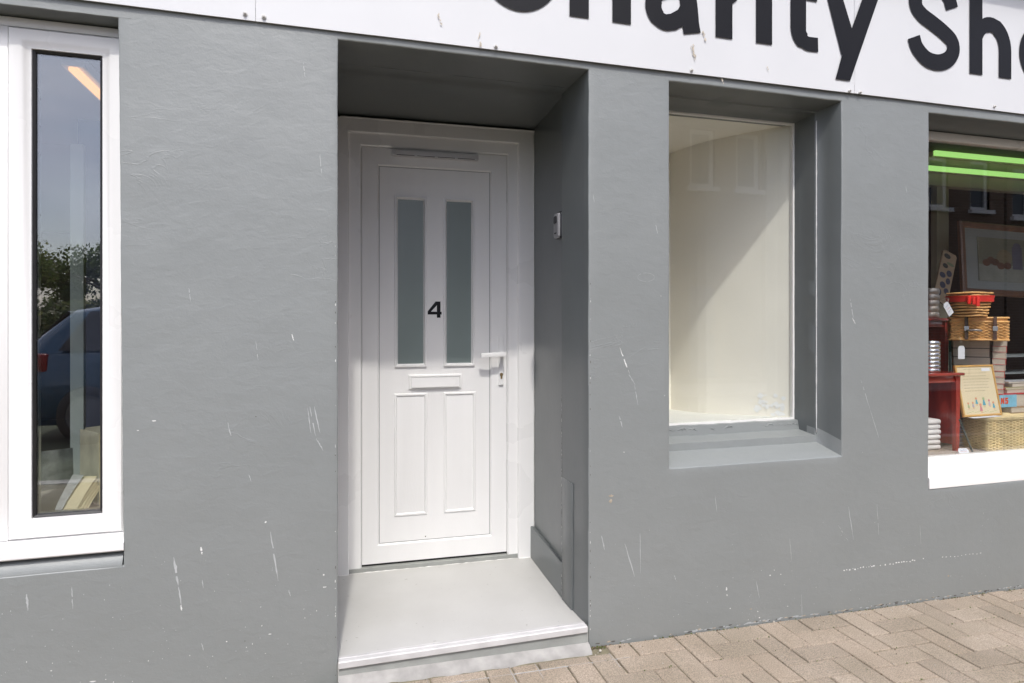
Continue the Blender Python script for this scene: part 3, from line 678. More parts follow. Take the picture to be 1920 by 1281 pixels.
# y: two diagonals with level ends
def polyletter(polys):
    bm = bmesh.new()
    for k, p in enumerate(polys): bm.faces.new([bm.verts.new((x, yl-.00025*k, z)) for x, z in p])
    return obj("letter", bm, M_INK, sign, loc=(0, .03, -2.30))
polyletter([[(2.190, BL-.0), (2.232, BL+.06), (2.145, BL+XH), (2.060, BL+XH), (2.150, BL)], [(2.118, BL-.110), (2.197, BL-.110), (2.356, BL+XH), (2.272, BL+XH), (2.150, BL-.010)]])
# S: one smooth pen path
def smooth(P_, n=9):
    P_ = [Vector((a, b, 0)) for a, b in P_]; P_ = [2*P_[0]-P_[1]]+P_+[2*P_[-1]-P_[-2]]; out_ = []
    for i in range(1, len(P_)-2):
        p0, p1, p2, p3 = P_[i-1:i+3]
        for k in range(n):
            t = k/n; q = .5*((2*p1)+(p2-p0)*t+(2*p0-5*p1+4*p2-p3)*t*t+(3*p1-p0-3*p2+p3)*t**3); out_.append((q.x, q.y))
    out_.append((P_[-2].x, P_[-2].y)); return out_
cx = 2.677
sp = [(2.788, BL+.292), (2.768, BL+.340), (2.728, BL+.370), (2.672, BL+.378), (2.612, BL+.362), (2.572, BL+.322), (2.574, BL+.272), (2.612, BL+.236), (2.672, BL+.208), (2.735, BL+.176), (2.786, BL+.140), (2.796, BL+.096), (2.770, BL+.056), (2.728, BL+.034), (2.680, BL+.029), (2.628, BL+.042), (2.578, BL+.084), (2.558, BL+.130)]
letter([(smooth(sp), .076)])
letter(hshape(2.897, 3.163))
letter([(arcp(3.355, BL+XH/2, .098, XH/2+.008-h2, 0, 360, 40),)])
letter([([(3.53+h2, BL-.11), (3.53+h2, BL+XH)],), (arcp(3.645, BL+XH/2, .085, XH/2+.006-h2, 150, -150, 28), .078)])
# bird droppings and runs on the panel
rnd = random.Random(3)
for (u, v_, w, hgt, d) in ((820, 35, .010, .05, 9), (896, 75, .012, .05, 10), (1300, 98, .016, .075, 34), (1321, 68, .012, .045, 14), (1355, 152, .002, .02, 3), (1440, 128, .003, .02, 3)):
    x, _, z = at(u, v_, ys); bm = bmesh.new()
    for k in range(d):
        t_ = rnd.random(); px = x+rnd.gauss(0, w*.30)*(1-.6*t_)+.010*(t_-.5); pz = z+hgt*.5-t_*hgt*.9; s_ = rnd.uniform(.0012, .0035)
        bm.faces.new([bm.verts.new((px+s_*rnd.uniform(.5, 1.2)*math.cos(q*math.pi/4), ys-.0038-.00003*k, pz+s_*2.1*rnd.uniform(.5, 1.2)*math.sin(q*math.pi/4))) for q in range(8)])
    obj("stain", bm, surf("dropping_stain", (.54, .48, .39), .9, .25, 90), sign, loc=(0, .03, -2.30))

# ------------------------------------------------------------------ key safe on the door recess wall
ks = empty("key_safe", (.955, .33, 1.62), "small grey and black key safe fixed to the recess wall right of the door", "key safe")
kx = .966; kc = Vector((kx, .310, (atz(1045, 423, .31))))
ks.location = kc
def kring(hw, h0, h1, d, r=.012, n=5, bow=0):
    pts = []
    for cx_, cz_, a0 in ((hw-r, h1-r, 0), (-hw+r, h1-r, 90), (-hw+r, h0+r, 180), (hw-r, h0+r, 270)):
        for k in range(n+1):
            q = R(a0+90*k/n); y_, z_ = cx_+r*math.cos(q), cz_+r*math.sin(q)
            pts.append((-d-bow*math.cos(z_/.11*math.pi*.9), y_, z_))
    return pts
bm = bmesh.new(); loft(bm, [kring(.033, -.058, .060, 0), kring(.033, -.058, .060, .016), kring(.030, -.055, .057, .020)], capB=True)
obj("body", bm, surf("black_plastic", (.02, .02, .022), .4), ks, smooth=40)
bm = bmesh.new(); loft(bm, [kring(.030, -.056, .052, .019, bow=.001), kring(.030, -.056, .052, .025, bow=.003), kring(.0275, -.053, .049, .027, bow=.003)], capB=True)
lid = obj("cover", bm, surf("silver_plastic", (.29, .29, .30), .35, .05), ks, smooth=40)
bm = bmesh.new(); loft(bm, [kring(.0165, .008, .040, .0285, .007, bow=.002), kring(.0165, .008, .040, .0310, .007, bow=.002)], capB=True); obj("window", bm, surf("black_plastic", (0, 0, 0)), lid, smooth=40)
bm = bmesh.new()
for k in range(5): box(bm, -.0305, -.0290, .010-k*.005, .0125-k*.005, -.036, -.0325+.0008*(k % 2))
obj("maker_mark", bm, M_INK, lid)
bm = bmesh.new(); tube(bm, [(-.010, -.030, .050), (-.011, -.0355, .050)], .0045, 8); obj("catch", bm, M_ALU, ks)

# ------------------------------------------------------------------ ground: sheet, road, kerb, block paving
def gsheet(name, x0, x1, y0, y1, dz, mat, sub=0, h=None):
    bm = bmesh.new(); vs = [bm.verts.new((x, y, gz(max(-40, min(40, x)))+dz)) for x, y in ((x0, y0), (x1, y0), (x1, y1), (x0, y1))]
    bm.faces.new(vs)
    o = obj(name, bm, mat); o['kind'] = 'structure'; return o
M_EARTH = surf("earth", (.13, .12, .09), .95, .2, .8)
M_ASPH = surf("asphalt", (.055, .055, .056), .9, .2, 30, .6, 160)
bm = bmesh.new()
xs_ = [-400, -40, 40, 400]; ys_ = [-400, 400]
g_ = {(i, j): bm.verts.new((x, y, gz(max(-40, min(40, x)))-.125)) for i, x in enumerate(xs_) for j, y in enumerate(ys_)}
for i in range(3): bm.faces.new((g_[(i, 0)], g_[(i+1, 0)], g_[(i+1, 1)], g_[(i, 1)]))
o = obj("ground", bm, surf("rough_grass_ground", (.07, .085, .045), .95, .25, .6)); o['kind'] = 'structure'
gsheet("road", -60, 60, -7.6, -3.12, -.115, M_ASPH)
def slab(name, x0, x1, y0, y1, top, bot, mat, bev=0):
    bm = bmesh.new()
    vs = [bm.verts.new((x, y, gz(x)+z)) for x, y, z in ((x0, y0, bot), (x1, y0, bot), (x1, y1, bot), (x0, y1, bot), (x0, y0, top), (x1, y0, top), (x1, y1, top), (x0, y1, top))]
    for q in ((0, 1, 5, 4), (1, 2, 6, 5), (2, 3, 7, 6), (3, 0, 4, 7), (4, 5, 6, 7)): bm.faces.new([vs[i] for i in q])
    o = obj(name, bm, mat); o['kind'] = 'structure'; return o
slab("pavement", -40, 40, -3.0, .0, -.007, -.15, surf("jointing_sand", (.19, .17, .11), .95, .25, 25, .6, 200))
slab("kerb", -40, 40, -3.12, -3.001, -.002, -.15, surf("kerb_concrete", (.36, .35, .32), .9, .1, 12, .3, 80))
slab("far_pavement", -40, 40, -9.3, -7.6, -.01, -.15, surf("kerb_concrete", (0, 0, 0)))
def block_mat():
    m, t, b = nodes("concrete_block"); l = t.links
    g = t.nodes.new("ShaderNodeNewGeometry"); tc = t.nodes.new("ShaderNodeTexCoord")
    r = t.nodes.new("ShaderNodeValToRGB"); e = r.color_ramp.elements
    e[0].position = 0; e[0].color = (.32, .268, .208, 1); e[1].position = 1; e[1].color = (.385, .325, .255, 1)
    k = e.new(.4); k.color = (.35, .295, .228, 1); k = e.new(.75); k.color = (.37, .305, .235, 1)
    l.new(g.outputs['Random Per Island'], r.inputs[0])
    n = t.nodes.new("ShaderNodeTexNoise"); n.inputs['Scale'].default_value = 240; n.inputs['Detail'].default_value = 4; l.new(tc.outputs['Object'], n.inputs['Vector'])
    n3 = t.nodes.new("ShaderNodeTexNoise"); n3.inputs['Scale'].default_value = 3.2; n3.inputs['Detail'].default_value = 5; l.new(tc.outputs['Object'], n3.inputs['Vector'])
    r2 = t.nodes.new("ShaderNodeValToRGB"); r2.color_ramp.elements[0].position = .32; r2.color_ramp.elements[0].color = (.60, .60, .60, 1); r2.color_ramp.elements[1].position = .68; r2.color_ramp.elements[1].color = (1.28, 1.25, 1.22, 1)
    l.new(n.outputs['Fac'], r2.inputs[0])
    m1 = t.nodes.new("ShaderNodeMix"); m1.data_type = 'RGBA'; m1.blend_type = 'MULTIPLY'; m1.inputs['Factor'].default_value = 1
    l.new(r.outputs[0], m1.inputs['A']); l.new(r2.outputs[0], m1.inputs['B'])
    r3 = t.nodes.new("ShaderNodeValToRGB"); r3.color_ramp.elements[0].position = .35; r3.color_ramp.elements[0].color = (.82, .82, .80, 1); r3.color_ramp.elements[1].position = .7; r3.color_ramp.elements[1].color = (1.06, 1.06, 1.08, 1); l.new(n3.outputs['Fac'], r3.inputs[0])
    m2 = t.nodes.new("ShaderNodeMix"); m2.data_type = 'RGBA'; m2.blend_type = 'MULTIPLY'; m2.inputs['Factor'].default_value = 1
    l.new(m1.outputs['Result'], m2.inputs['A']); l.new(r3.outputs[0], m2.inputs['B']); l.new(m2.outputs['Result'], b.inputs['Base Color'])
    b.inputs['Roughness'].default_value = .9
    bp = t.nodes.new("ShaderNodeBump"); bp.inputs['Strength'].default_value = .7; bp.inputs['Distance'].default_value = .003; l.new(n.outputs['Fac'], bp.inputs['Height']); l.new(bp.outputs[0], b.inputs['Normal'])
    return m
bm = bmesh.new(); rnd = random.Random(5); U_ = .1
def block(x0, x1, y0, y1):
    y1 = min(y1, -.002-(.056 if x0 < .99 and x1 > .0 else 0)); y0 = max(y0, -2.995)
    if y1-y0 < .02: return
    g = .0020+rnd.uniform(-.0010, .0012); x0 += g; x1 -= g; y0 += g; y1 -= g
    c = .0035; zt = rnd.uniform(-.0015, .0015); tx, ty = rnd.uniform(-.012, .012), rnd.uniform(-.012, .012); mx_, my_ = (x0+x1)/2, (y0+y1)/2
    def P(x, y, dz): return (x, y, gz(x)+zt+dz+(x-mx_)*tx+(y-my_)*ty)
    j = lambda: rnd.uniform(-.0008, .0008)
    cn_ = [(x0+j(), y0+j()), (x1+j(), y0+j()), (x1+j(), y1+j()), (x0+j(), y1+j())]
    ring = lambda i, dz: [P(a+(i if a < mx_ else -i), b+(i if b < my_ else -i), dz) for a, b in cn_]
    loft(bm, [ring(0, -.03), ring(0, -.0045), ring(c*.4, -.0015), ring(c, 0)], capB=True)
for i in range(-16, 56):
    for jj in range(-31, 1):
        d = (i-jj) % 4
        x, y = i*U_+.03, jj*U_-.005
        if d == 0: block(x, x+2*U_, y, y+U_)
        elif d == 3: block(x, x+U_, y, y+2*U_)
o = obj("block_paving", bm, block_mat()); o['kind'] = 'structure'
# mortar packed in the joints beside the step
bm = bmesh.new()
for k in range(0, 11):
    x = .02+k*.1; tube(bm, [(x+rnd.uniform(-.002, .002), -.06-q*.02, gz(x)-.0035) for q in range(6)], .0032, 5)
tube(bm, [(-.2+q*.03, -.105, gz(-.2+q*.03)-.0035) for q in range(44)], .0030, 5)
o = obj("joint_mortar", bm, M_CEM); o['kind'] = 'structure'
# litter of grit along the foot of the wall
bm = bmesh.new()
for k in range(420):
    x = rnd.uniform(.95, 3.6); y = -abs(rnd.gauss(0, .03))-.004 if k < 220 else rnd.uniform(-1.2, -.01); s_ = rnd.uniform(.0008, .003)
    if k % 40 == 0: s_ = .006
    c = Vector((x, y, gz(x)+s_*.5))
    ring = lambda z, r_: [c+Vector((r_*math.cos(q*1.2566+k), r_*math.sin(q*1.2566+k)*.8, z)) for q in range(5)]
    loft(bm, [ring(-s_*.5, s_), ring(s_*.4, s_*.6)], mi=0 if k % 3 else 1, capB=True)
o = tag(obj("grit", bm, [surf("grit_pale", (.45, .42, .36), .9, .2, 90), surf("leaf_litter", (.12, .085, .05), .9, .3, 90)]), "pale grit and crumbs of leaf along the foot of the grey wall", "grit", kind="stuff")

bm = bmesh.new(); rnd = random.Random(77)
for k in range(520):
    i_ = rnd.randrange(0, 34); x = .93+i_*.1+rnd.gauss(0, .0025) if k % 2 else rnd.uniform(.95, 3.9)
    y = -rnd.randrange(0, 14)*.1-.005+rnd.gauss(0, .0025) if not k % 2 else -rnd.uniform(.0, 1.3)
    if rnd.random() < .35: x = rnd.choice((rnd.gauss(1.45, .10), rnd.gauss(2.3, .2), rnd.gauss(3.0, .12), rnd.gauss(1.0, .03))); y = -abs(rnd.gauss(0, .006))-.003
    s_ = rnd.uniform(.0015, .0045); z = gz(x)-.0025+rnd.uniform(0, .002)
    loft(bm, [[(x+s_*r_*math.cos(q*1.2566+k), y+s_*r_*.8*math.sin(q*1.2566+k), z+h_) for q in range(5)] for r_, h_ in ((1, -.002), (.9, .001), (.4, .0026))], mi=k % 2, capB=True)
tag(obj("moss", bm, [surf("joint_moss", (.10, .12, .035), .95, .3, 90), surf("brown_crumbs", (.13, .095, .06), .95, .3, 90)]), "green moss and brown crumbs caught in the joints of the block paving", "moss", kind="stuff")

# ------------------------------------------------------------------ goods in the right window
WZ = .592
M_MAHO = surf("mahogany", (.32, .036, .022), .25, .25, 4, .05, 60, coat=.5, stretch=(1, 6, .8))
M_CANE = surf("golden_wicker", (.86, .47, .17), .55, .25, 18)
M_CANE2 = surf("straw_wicker", (.70, .56, .30), .6, .22, 18)
M_PAPER = surf("book_pages", (.62, .55, .45), .9, .08, 40, .5, 300, stretch=(.3, .3, 14))
M_RED = surf("red_cloth", (.75, .03, .02), .6, .15, 20)
M_TAG = surf("white_card", (.72, .74, .78), .7, .03, 10)
M_GREYC = surf("dark_grey_card", (.09, .085, .08), .7, .2, 8)
M_SILV = surf("polished_tin", (.62, .62, .62), .2, .1, 20, metal=1)
M_CLOTH = surf("white_linen", (.68, .66, .64), .9, .05, 20, .5, 60)
def table(name, x0, x1, y0, y1, z0, z1, label):
    t = empty(name, ((x0+x1)/2, (y0+y1)/2, z0), label, "table", "dark red wooden tables in the right window")
    T = Matrix.Translation(-t.location)
    def P(n, b, m): b.transform(T); return obj(n, b, m, t, smooth=35)
    bm = bmesh.new(); box(bm, x0-.012, x1+.016, y0-.014, y1+.014, z1-.016, z1, .005, seg=3); P("tabletop", bm, M_MAHO)
    bm = bmesh.new(); box(bm, x0+.03, x1-.022, y0+.006, y0+.02, z1-.052, z1-.0165, .001); box(bm, x0+.03, x1-.03, y1-.02, y1-.006, z1-.052, z1-.0165, .001); box(bm, x1-.018, x1-.004, y0+.03, y1-.03, z1-.052, z1-.0165, .001); P("apron", bm, M_MAHO)
    bm = bmesh.new(); box(bm, x1-.012, x1-.006, y0+.03, y1-.03, z0+.03, z1-.053, .001); P("side_panel", bm, M_MAHO)
    for a, b in ((x0, y0), (x1-.03, y0), (x0, y1-.03), (x1-.03, y1-.03)):
        bm = bmesh.new(); loft(bm, [[(a+i, b+i, z), (a+.03-i, b+i, z), (a+.03-i, b+.03-i, z), (a+i, b+.03-i, z)] for z, i in ((z0, .004), (z1-.0165, 0))], capA=True, capB=True); P("leg", bm, M_MAHO)
    return t
y1_ = .30; tzl = atz(1790, 699, y1_); xr = ax(1801, y1_)
table("side_table", 2.74, xr, y1_, y1_+.24, WZ, tzl, "low dark red wooden table at the left end of the right window")
y2_ = .60; tzh = atz(1770, 597, y2_); xr2 = ax(1779, y2_)
table("side_table", 2.76, xr2, y2_, y2_+.22, WZ, tzh, "taller dark red wooden table standing behind the low one")
def tins(x, y, z, r, n, h, name, label, m=M_SILV):
    bm = bmesh.new(); rings = []
    for k in range(n):
        z0 = z+k*h
        rings += [circ(x, y, z0, r*.90), circ(x, y, z0+h*.25, r), circ(x, y, z0+h*.75, r), circ(x, y, z0+h*.98, r*.90)]
    rings += [circ(x, y, z+n*h, r*.9), circ(x, y, z+n*h+.004, r*.5)]
    loft(bm, rings, capA=True, capB=True, smooth=True)
    return tag(obj(name, bm, m), label, "tin")
hh_ = atz(1752, 640, y1_+.05)-tzl
tins(ax(1744, y1_+.06), y1_+.06, tzl+.001, .048, 8, hh_/8, "ribbed_tin", "shiny ribbed silver tin standing on the low red table")
hh_ = atz(1752, 542, y2_+.05)-tzh
tins(ax(1745, y2_+.05), y2_+.05, tzh+.001, .046, 5, hh_/5, "ribbed_tin", "ribbed silver tin standing on the taller red table", surf("dull_tin", (.40, .37, .33), .4, .15, 20, metal=.7))
def book(x0, x1, y0, y1, z0, z1, cover, label, group=None, rz=0, cat="book", spine_left=False, title=None):
    c = ((x0+x1)/2, (y0+y1)/2, z0); w, d, h = (x1-x0)/2, (y1-y0)/2, z1-z0; t = min(.0022, h*.12)
    bm = bmesh.new()
    box(bm, -w, w, -d, d, 0, t, 0, 0); box(bm, -w, w, -d, d, h-t, h, 0, 0)
    box(bm, w-t, w, -d, d, t+.0001, h-t-.0001, 0, 0)
    box(bm, -w+.002, w-t-.0002, -d+.002, d-.002, t+.0001, h-t-.0001, 0, 1)
    o = obj("book", bm, [cover, M_PAPER], loc=c, rot=(0, 0, rz)); return tag(o, label, cat, group)
# hamper
def weave_box(bm, w, d, h, r, rows, sx, sy, amp=.004, mi=0):
    per = [(-w, -d, w, -d, sx), (w, -d, w, d, sy), (w, d, -w, d, sx), (-w, d, -w, -d, sy)]
    for q in range(rows):
        z = r+(h-2*r)*q/(rows-1); pts = []; kk = q
        for a, b, c, e, n_ in per:
            for k in range(n_):
                for f_ in (0, .5):
                    t_ = (k+f_)/n_; off = amp*math.sin((kk+f_)*math.pi); nx, ny = (e-b), -(c-a); l_ = math.hypot(nx, ny)
                    pts.append((a+(c-a)*t_+nx/l_*off, b+(e-b)*t_+ny/l_*off, z+random.Random(q*991+k).uniform(-.0006, .0006)))
                    if f_ == 0: pass
                kk += 1
        # phase: alternate rows pass the other side of the stake
        for i in range(len(pts)):
            pass
        tube(bm, [Vector(p)+Vector((0, 0, 0)) for p in pts], r, 5, mi, closed=True)
def weave(name, w, d, h, r, rows, sx, sy, mat, parent):
    bm = bmesh.new()
    side = [(-w, -d, w, -d, sx, 0, -1), (w, -d, w, d, sy, 1, 0), (w, d, -w, d, sx, 0, 1), (-w, d, -w, -d, sy, -1, 0)]
    for q in range(rows):
        z = r+(h-2*r)*q/max(1, rows-1); pts = []; c_ = 0; rr = random.Random(q)
        for a, b, c, e, n_, nx, ny in side:
            for k in range(n_*2):
                t_ = k/(n_*2); off = r*1.25*math.cos((c_*.5+q)*math.pi)
                pts.append((a+(c-a)*t_+nx*off, b+(e-b)*t_+ny*off, z+rr.uniform(-.0008, .0008))); c_ += 1
        tube(bm, pts, r*.86, 5, closed=True)
    box(bm, -w+r, w-r, -d+r, d-r, .002, h-.004, 0, 1)
    return obj(name, bm, [mat, surf("wicker_shadow_core", (.24, .13, .05), .9)], parent)
def span(u0, u1, y1, deg):
    '''a face turned towards the street: right corner on depth y1 at u1, left corner at u0; returns centre, half width'''
    xr_, c, s_ = ax(u1, y1), math.cos(R(deg)), math.sin(R(deg)); lo_, hi_ = .01, 2
    for _ in range(40):
        m = (lo_+hi_)/2
        if xr_-m*c > ax(u0, y1+m*s_): lo_ = m
        else: hi_ = m
    return (xr_-m*c/2, y1+m*s_/2), m/2
HR = 47; (hcx, hcy), hw = span(1783, 1890, .25, HR)
hy = hcy; hz0, hz1 = atz(1836, 638, hy), atz(1836, 596, hy); hdep = .085
bxo = (math.sin(R(HR))*hdep, math.cos(R(HR))*hdep)
ham = empty("picnic_hamper", (hcx+bxo[0], hcy+bxo[1], hz0), "golden wicker hamper with brown straps, a red ribbon pot on its lid", "hamper", rz=R(-HR))
hd, hh = hdep, hz1-hz0
weave("basket_body", hw, hd, hh*.78, .0042, 12, 16, 8, M_CANE, ham)
bm = bmesh.new()
for z, r_ in ((hh*.82, .0055), (hh*.99, .006), (.003, .006)):
    tube(bm, [(-hw-.004, -hd-.004, z), (hw+.004, -hd-.004, z), (hw+.004, hd, z), (-hw-.004, hd, z)], r_, 6, closed=True)
box(bm, -hw+.002, hw-.002, -hd+.001, hd, hh*.83, hh*.97)
obj("lid", bm, M_CANE, ham)
for sx_, w_ in ((-hw*.45, .008), (hw*.55, .008)):
    bm = bmesh.new(); box(bm, sx_-w_, sx_+w_, -hd-.016, -hd-.0125, .004, hh+.006, .001); box(bm, sx_-w_*1.4, sx_+w_*1.4, -hd-.019, -hd-.0165, hh*.42, hh*.62, .001, 1); obj("strap", bm, [surf("brown_leather", (.10, .055, .04), .5, .3, 20), M_ALU], ham)
bm = bmesh.new(); tube(bm, [(-hw*.45+.09*k/8*hw/.17, -hd-.02-.012*math.sin(math.pi*k/8), hh*.42+.004*math.sin(math.pi*k/8)) for k in range(9)], .006, 8); obj("handle", bm, surf("grey_metal", (.28, .26, .25), .4, .1, 20, metal=.6), ham)
# pot on hamper
py = hcy+bxo[1]-.02; px = ax(1818, py); ph = atz(1818, 549, py)-hz1-.006; pr = (ax(1844, py)-ax(1791, py))/2
pot = empty("wicker_pot", (px, py, hz1+.0065), "round wicker pot with red ribbon band standing on the hamper lid", "basket")
bm = bmesh.new()
for q in range(9):
    t_ = q/8; r0 = pr*(.74+.26*t_); pts = []
    for k in range(40): a = k*math.pi/20; rr = r0+.0022*math.cos((k*.5+q)*math.pi); pts.append((rr*math.cos(a), rr*math.sin(a), .005+(ph-.01)*t_+.002*math.sin(k*.5+q)))
    tube(bm, pts, .0052, 6, closed=True)
loft(bm, [circ(0, 0, .001, pr*.70), circ(0, 0, ph-.006, pr*.95)], mi=1, capA=True, smooth=True)
obj("basket_body", bm, [M_CANE, surf("wicker_shadow_core", (0, 0, 0))], pot)
bm = bmesh.new(); loft(bm, [circ(0, 0, ph*(.60+.26*t_), pr*(.985+.05*t_)+.0045*(1+.3*math.sin(t_*9)), 40) for t_ in (0, .25, .5, .75, 1)], smooth=True)
for k, (a0, l_) in enumerate(((-2.3, .030), (-2.15, .040), (-2.5, .026))):
    c = Vector((math.cos(a0)*(pr*.99+.010), math.sin(a0)*(pr*.99+.010), ph*.70))
    box(bm, c.x-.012, c.x+.010, c.y-.005, c.y+.005, c.z-l_, c.z+.012+.004*k, .004)
obj("ribbon", bm, M_RED, pot)
def tagcard(name, u, v_, y, w, h, ang, label, cord=None, scr=True, tilt=0):
    x, _, z = at(u, v_, y); bm = bmesh.new()
    prism(bm, [(-w/2, -h/2), (w/2, -h/2), (w/2, h/2-.012), (w/2-.008, h/2), (-w/2+.008, h/2), (-w/2, h/2-.012)], -.0006, .0006)
    rr = random.Random(int(u))
    if scr:
        for k in range(3):
            zc = h*.24-k*h*.22; pts = [(-w*.32+w*.64*q/9, -.0012, zc+rr.uniform(-.003, .003)) for q in range(10)]
            tube(bm, pts, .0007, 4, 1+(k == 1))
    bm.transform(Matrix.Rotation(ang, 4, 'Y'))
    if cord: tube(bm, [(0, 0, h/2*math.cos(ang)-.004), (.001, .002, h/2+.02), cord], .0009, 5, 3)
    return tag(obj(name, bm, [M_TAG, surf("blue_pen", (.10, .12, .25), .7), surf("red_pen", (.5, .12, .12), .7), surf("string", (.6, .58, .5), .9)], loc=(x, y, z), rot=(tilt, 0, 0)), label, "price tag", "price tags in the right window")
tagcard("price_tag", 1778, 579, .36, .040, .078, R(-36), "white price tag hanging aslant below the ribboned pot", cord=(-.012, .03, .050))
tagcard("price_tag", 1802.5, 661, .375, .048, .072, 0, "blank white price tag hanging on a string from the hamper", cord=(.0, .01, .085), scr=False)
tagcard("price_tag", 1807, 847, .255, .070, .036, R(2), "white price card lying at the foot of the low table leg", tilt=R(-25))
# dark box and paperback stack carrying the hamper
cyl = .46; cz0 = atz(1870, 738, cyl)
(bcx, bcy), bw = span(1787, 1857, .385, HR); (scx, scy), sw = span(1858, 1889, .345, HR)
bm = bmesh.new(); box(bm, 3.40, 3.95, .455, .66, WZ+.0005, cz0-.001, .004); box(bm, 3.44, 3.9, .452, .4545, WZ+.05, cz0-.03, .001)
tag(obj("crate", bm, surf("brown_board", (.17, .12, .08), .8, .2, 6)), "brown board crate behind the straw basket, under the paperbacks", "crate")
rnd = random.Random(11); z = WZ+.0005; k = 0; top = hz0-.001
dk = [surf("dark_cover_a", (.07, .075, .07), .5, .3, 9), surf("dark_cover_b", (.11, .09, .07), .5, .3, 9), surf("dark_cover_c", (.05, .06, .07), .5, .3, 9)]
h_ = (top-z)/12
for k in range(12):
    oo = rnd.uniform(-.003, .003); cxx, cyy = bcx+math.sin(R(HR))*.06+oo, bcy+math.cos(R(HR))*.06
    book(cxx-bw, cxx+bw, cyy-.06, cyy+.06, z, z+h_-.0004, dk[k % 3], "dark hardback in the tall pile under the hamper's left end", "dark books piled under the hamper", rz=R(-HR)); z += h_
red = surf("red_cover", (.52, .04, .04), .5, .2, 9)
z = cz0; h_ = (top-z)/9
for k in range(9):
    dxx = .007*k+rnd.uniform(-.002, .002)-.004
    cxx, cyy = scx+math.sin(R(HR))*.06+dxx*.5-.018, scy+math.cos(R(HR))*.06
    book(cxx-sw*.86, cxx+sw*.86, cyy-.06, cyy+.06, z, z+h_-.0005, red if k % 2 else surf("cream_cover", (.55, .5, .42), .6, .1, 8), "paperback in the cream edged stack under the hamper's right end", "paperbacks stacked under the hamper", rz=R(-HR)); z += h_
# straw basket
bk = empty("straw_basket", (3.692, .318, WZ), "square straw coloured basket with lid, on the window platform", "basket", rz=R(-3))
bx_, by_ = .30, .070; bh = atz(1862, 785, .25)-WZ
weave("basket_body", bx_, by_, bh*.94, .0046, 22, 26, 7, M_CANE2, bk)
bm = bmesh.new()
for z_, r_ in ((bh, .0055), (bh*.955, .004)): tube(bm, [(-bx_-.006, -by_-.006, z_), (bx_+.006, -by_-.006, z_), (bx_+.006, by_, z_), (-bx_-.006, by_, z_)], r_, 6, closed=True)
for k in range(20): tube(bm, [(-bx_, -by_+k*by_*.1, bh+.001), (0, -by_+k*by_*.1, bh+.004*math.sin(k)), (bx_, -by_+k*by_*.1, bh+.001)], .005, 5)
obj("lid", bm, M_CANE2, bk)
btop = WZ+bh+.008
# framed verse, leaning on the basket lid
f0 = Vector((ax(1808, .285), .285, btop+.001)); fw = ax(1880, .285)-f0.x; fh = .315
fh = (atz(1860, 684, .335)-btop)/math.cos(R(11))
fr = empty("framed_verse", f0, "pine framed cream verse with small children drawn below, leaning on the straw basket", "picture"); fr.rotation_euler = (R(-11), 0, 0)
bm = bmesh.new(); m_ = .011
loft(bm, [rect(0, fw, 0, fh, .012), rect(0, fw, 0, fh, .001), rect(.002, fw-.002, .002, fh-.002, -.001), rect(m_-.002, fw-m_+.002, m_-.002, fh-m_+.002, -.001), rect(m_, fw-m_, m_, fh-m_, .003)])
obj("frame", bm, surf("pine_moulding", (.62, .36, .11), .4, .12, 12), fr, smooth=35)
bm = bmesh.new(); box(bm, m_-.002, fw-m_+.002, .0035, .009, m_-.002, fh-m_+.002)
rr = random.Random(2)
for k in range(8):
    zc = fh*(.90-.058*k) if k else fh*.915; x0_ = fw*.16; n_ = 9
    L_ = fw*(.62 if k not in (0, 7) else .5); px_ = x0_+(fw*.06 if k == 0 else 0)
    while px_ < x0_+L_:
        wl = rr.uniform(.008, .022); box(bm, px_, px_+wl, .0028, .0034, zc-.0012, zc+.0012, 0, 1); px_ += wl+.005
box(bm, fw*.68, fw*.90, .0020, .0034, fh*.875, fh*.935, 0, 2)
cols = [3, 4, 5, 6, 3, 5]
def fig(x, z, s, dress, head):
    prism(bm, [(x-.010*s, z), (x+.010*s, z), (x+.004*s, z+.026*s), (x-.004*s, z+.026*s)], .0026, .0034, dress)
    prism(bm, [(x+.0075*s*math.cos(q*.785), z+.032*s+.0075*s*math.sin(q*.785)) for q in range(8)], .0024, .0034, head)
    for dx in (-.004, .003): box(bm, x+dx*s, x+dx*s+.0016, .0028, .0034, z-.011*s, z, 0, head)
for (x, z, s, d, h_) in ((.16, .17, .75, 7, 3), (.30, .18, .75, 6, 3), (.42, .24, .9, 4, 3), (.52, .10, 1.05, 5, 3), (.64, .21, 1.1, 4, 7), (.80, .20, .85, 6, 5), (.92, .15, .9, 4, 3)):
    fig(fw*.04+x*fw*.86, z*fh, s, d, h_)
for k in range(12): x = fw*.1+k*fw*.066; box(bm, x, x+.014, .0030, .0034, fh*(.07+.01*(k % 3)), fh*(.078+.01*(k % 3)), 0, 7)
obj("print", bm, [surf("cream_print", (.70, .60, .40), .8, .04, 8), surf("faded_ink", (.42, .35, .24), .8), M_TAG, surf("peach_ink", (.70, .30, .18), .8), surf("blue_ink", (.10, .38, .48), .8), surf("rose_ink", (.62, .22, .26), .8), surf("lilac_ink", (.48, .42, .50), .8), surf("green_ink", (.38, .45, .24), .8)], fr)
# white paper under the frame
bm = bmesh.new(); box(bm, ax(1806, .30), ax(1862, .30), .245, .275, btop, btop+.0012, 0, 0, rot=(R(3), 'Z', (3.3, .26, btop))); tag(obj("paper_slip", bm, M_TAG), "slip of white paper on the straw basket under the framed verse", "paper")
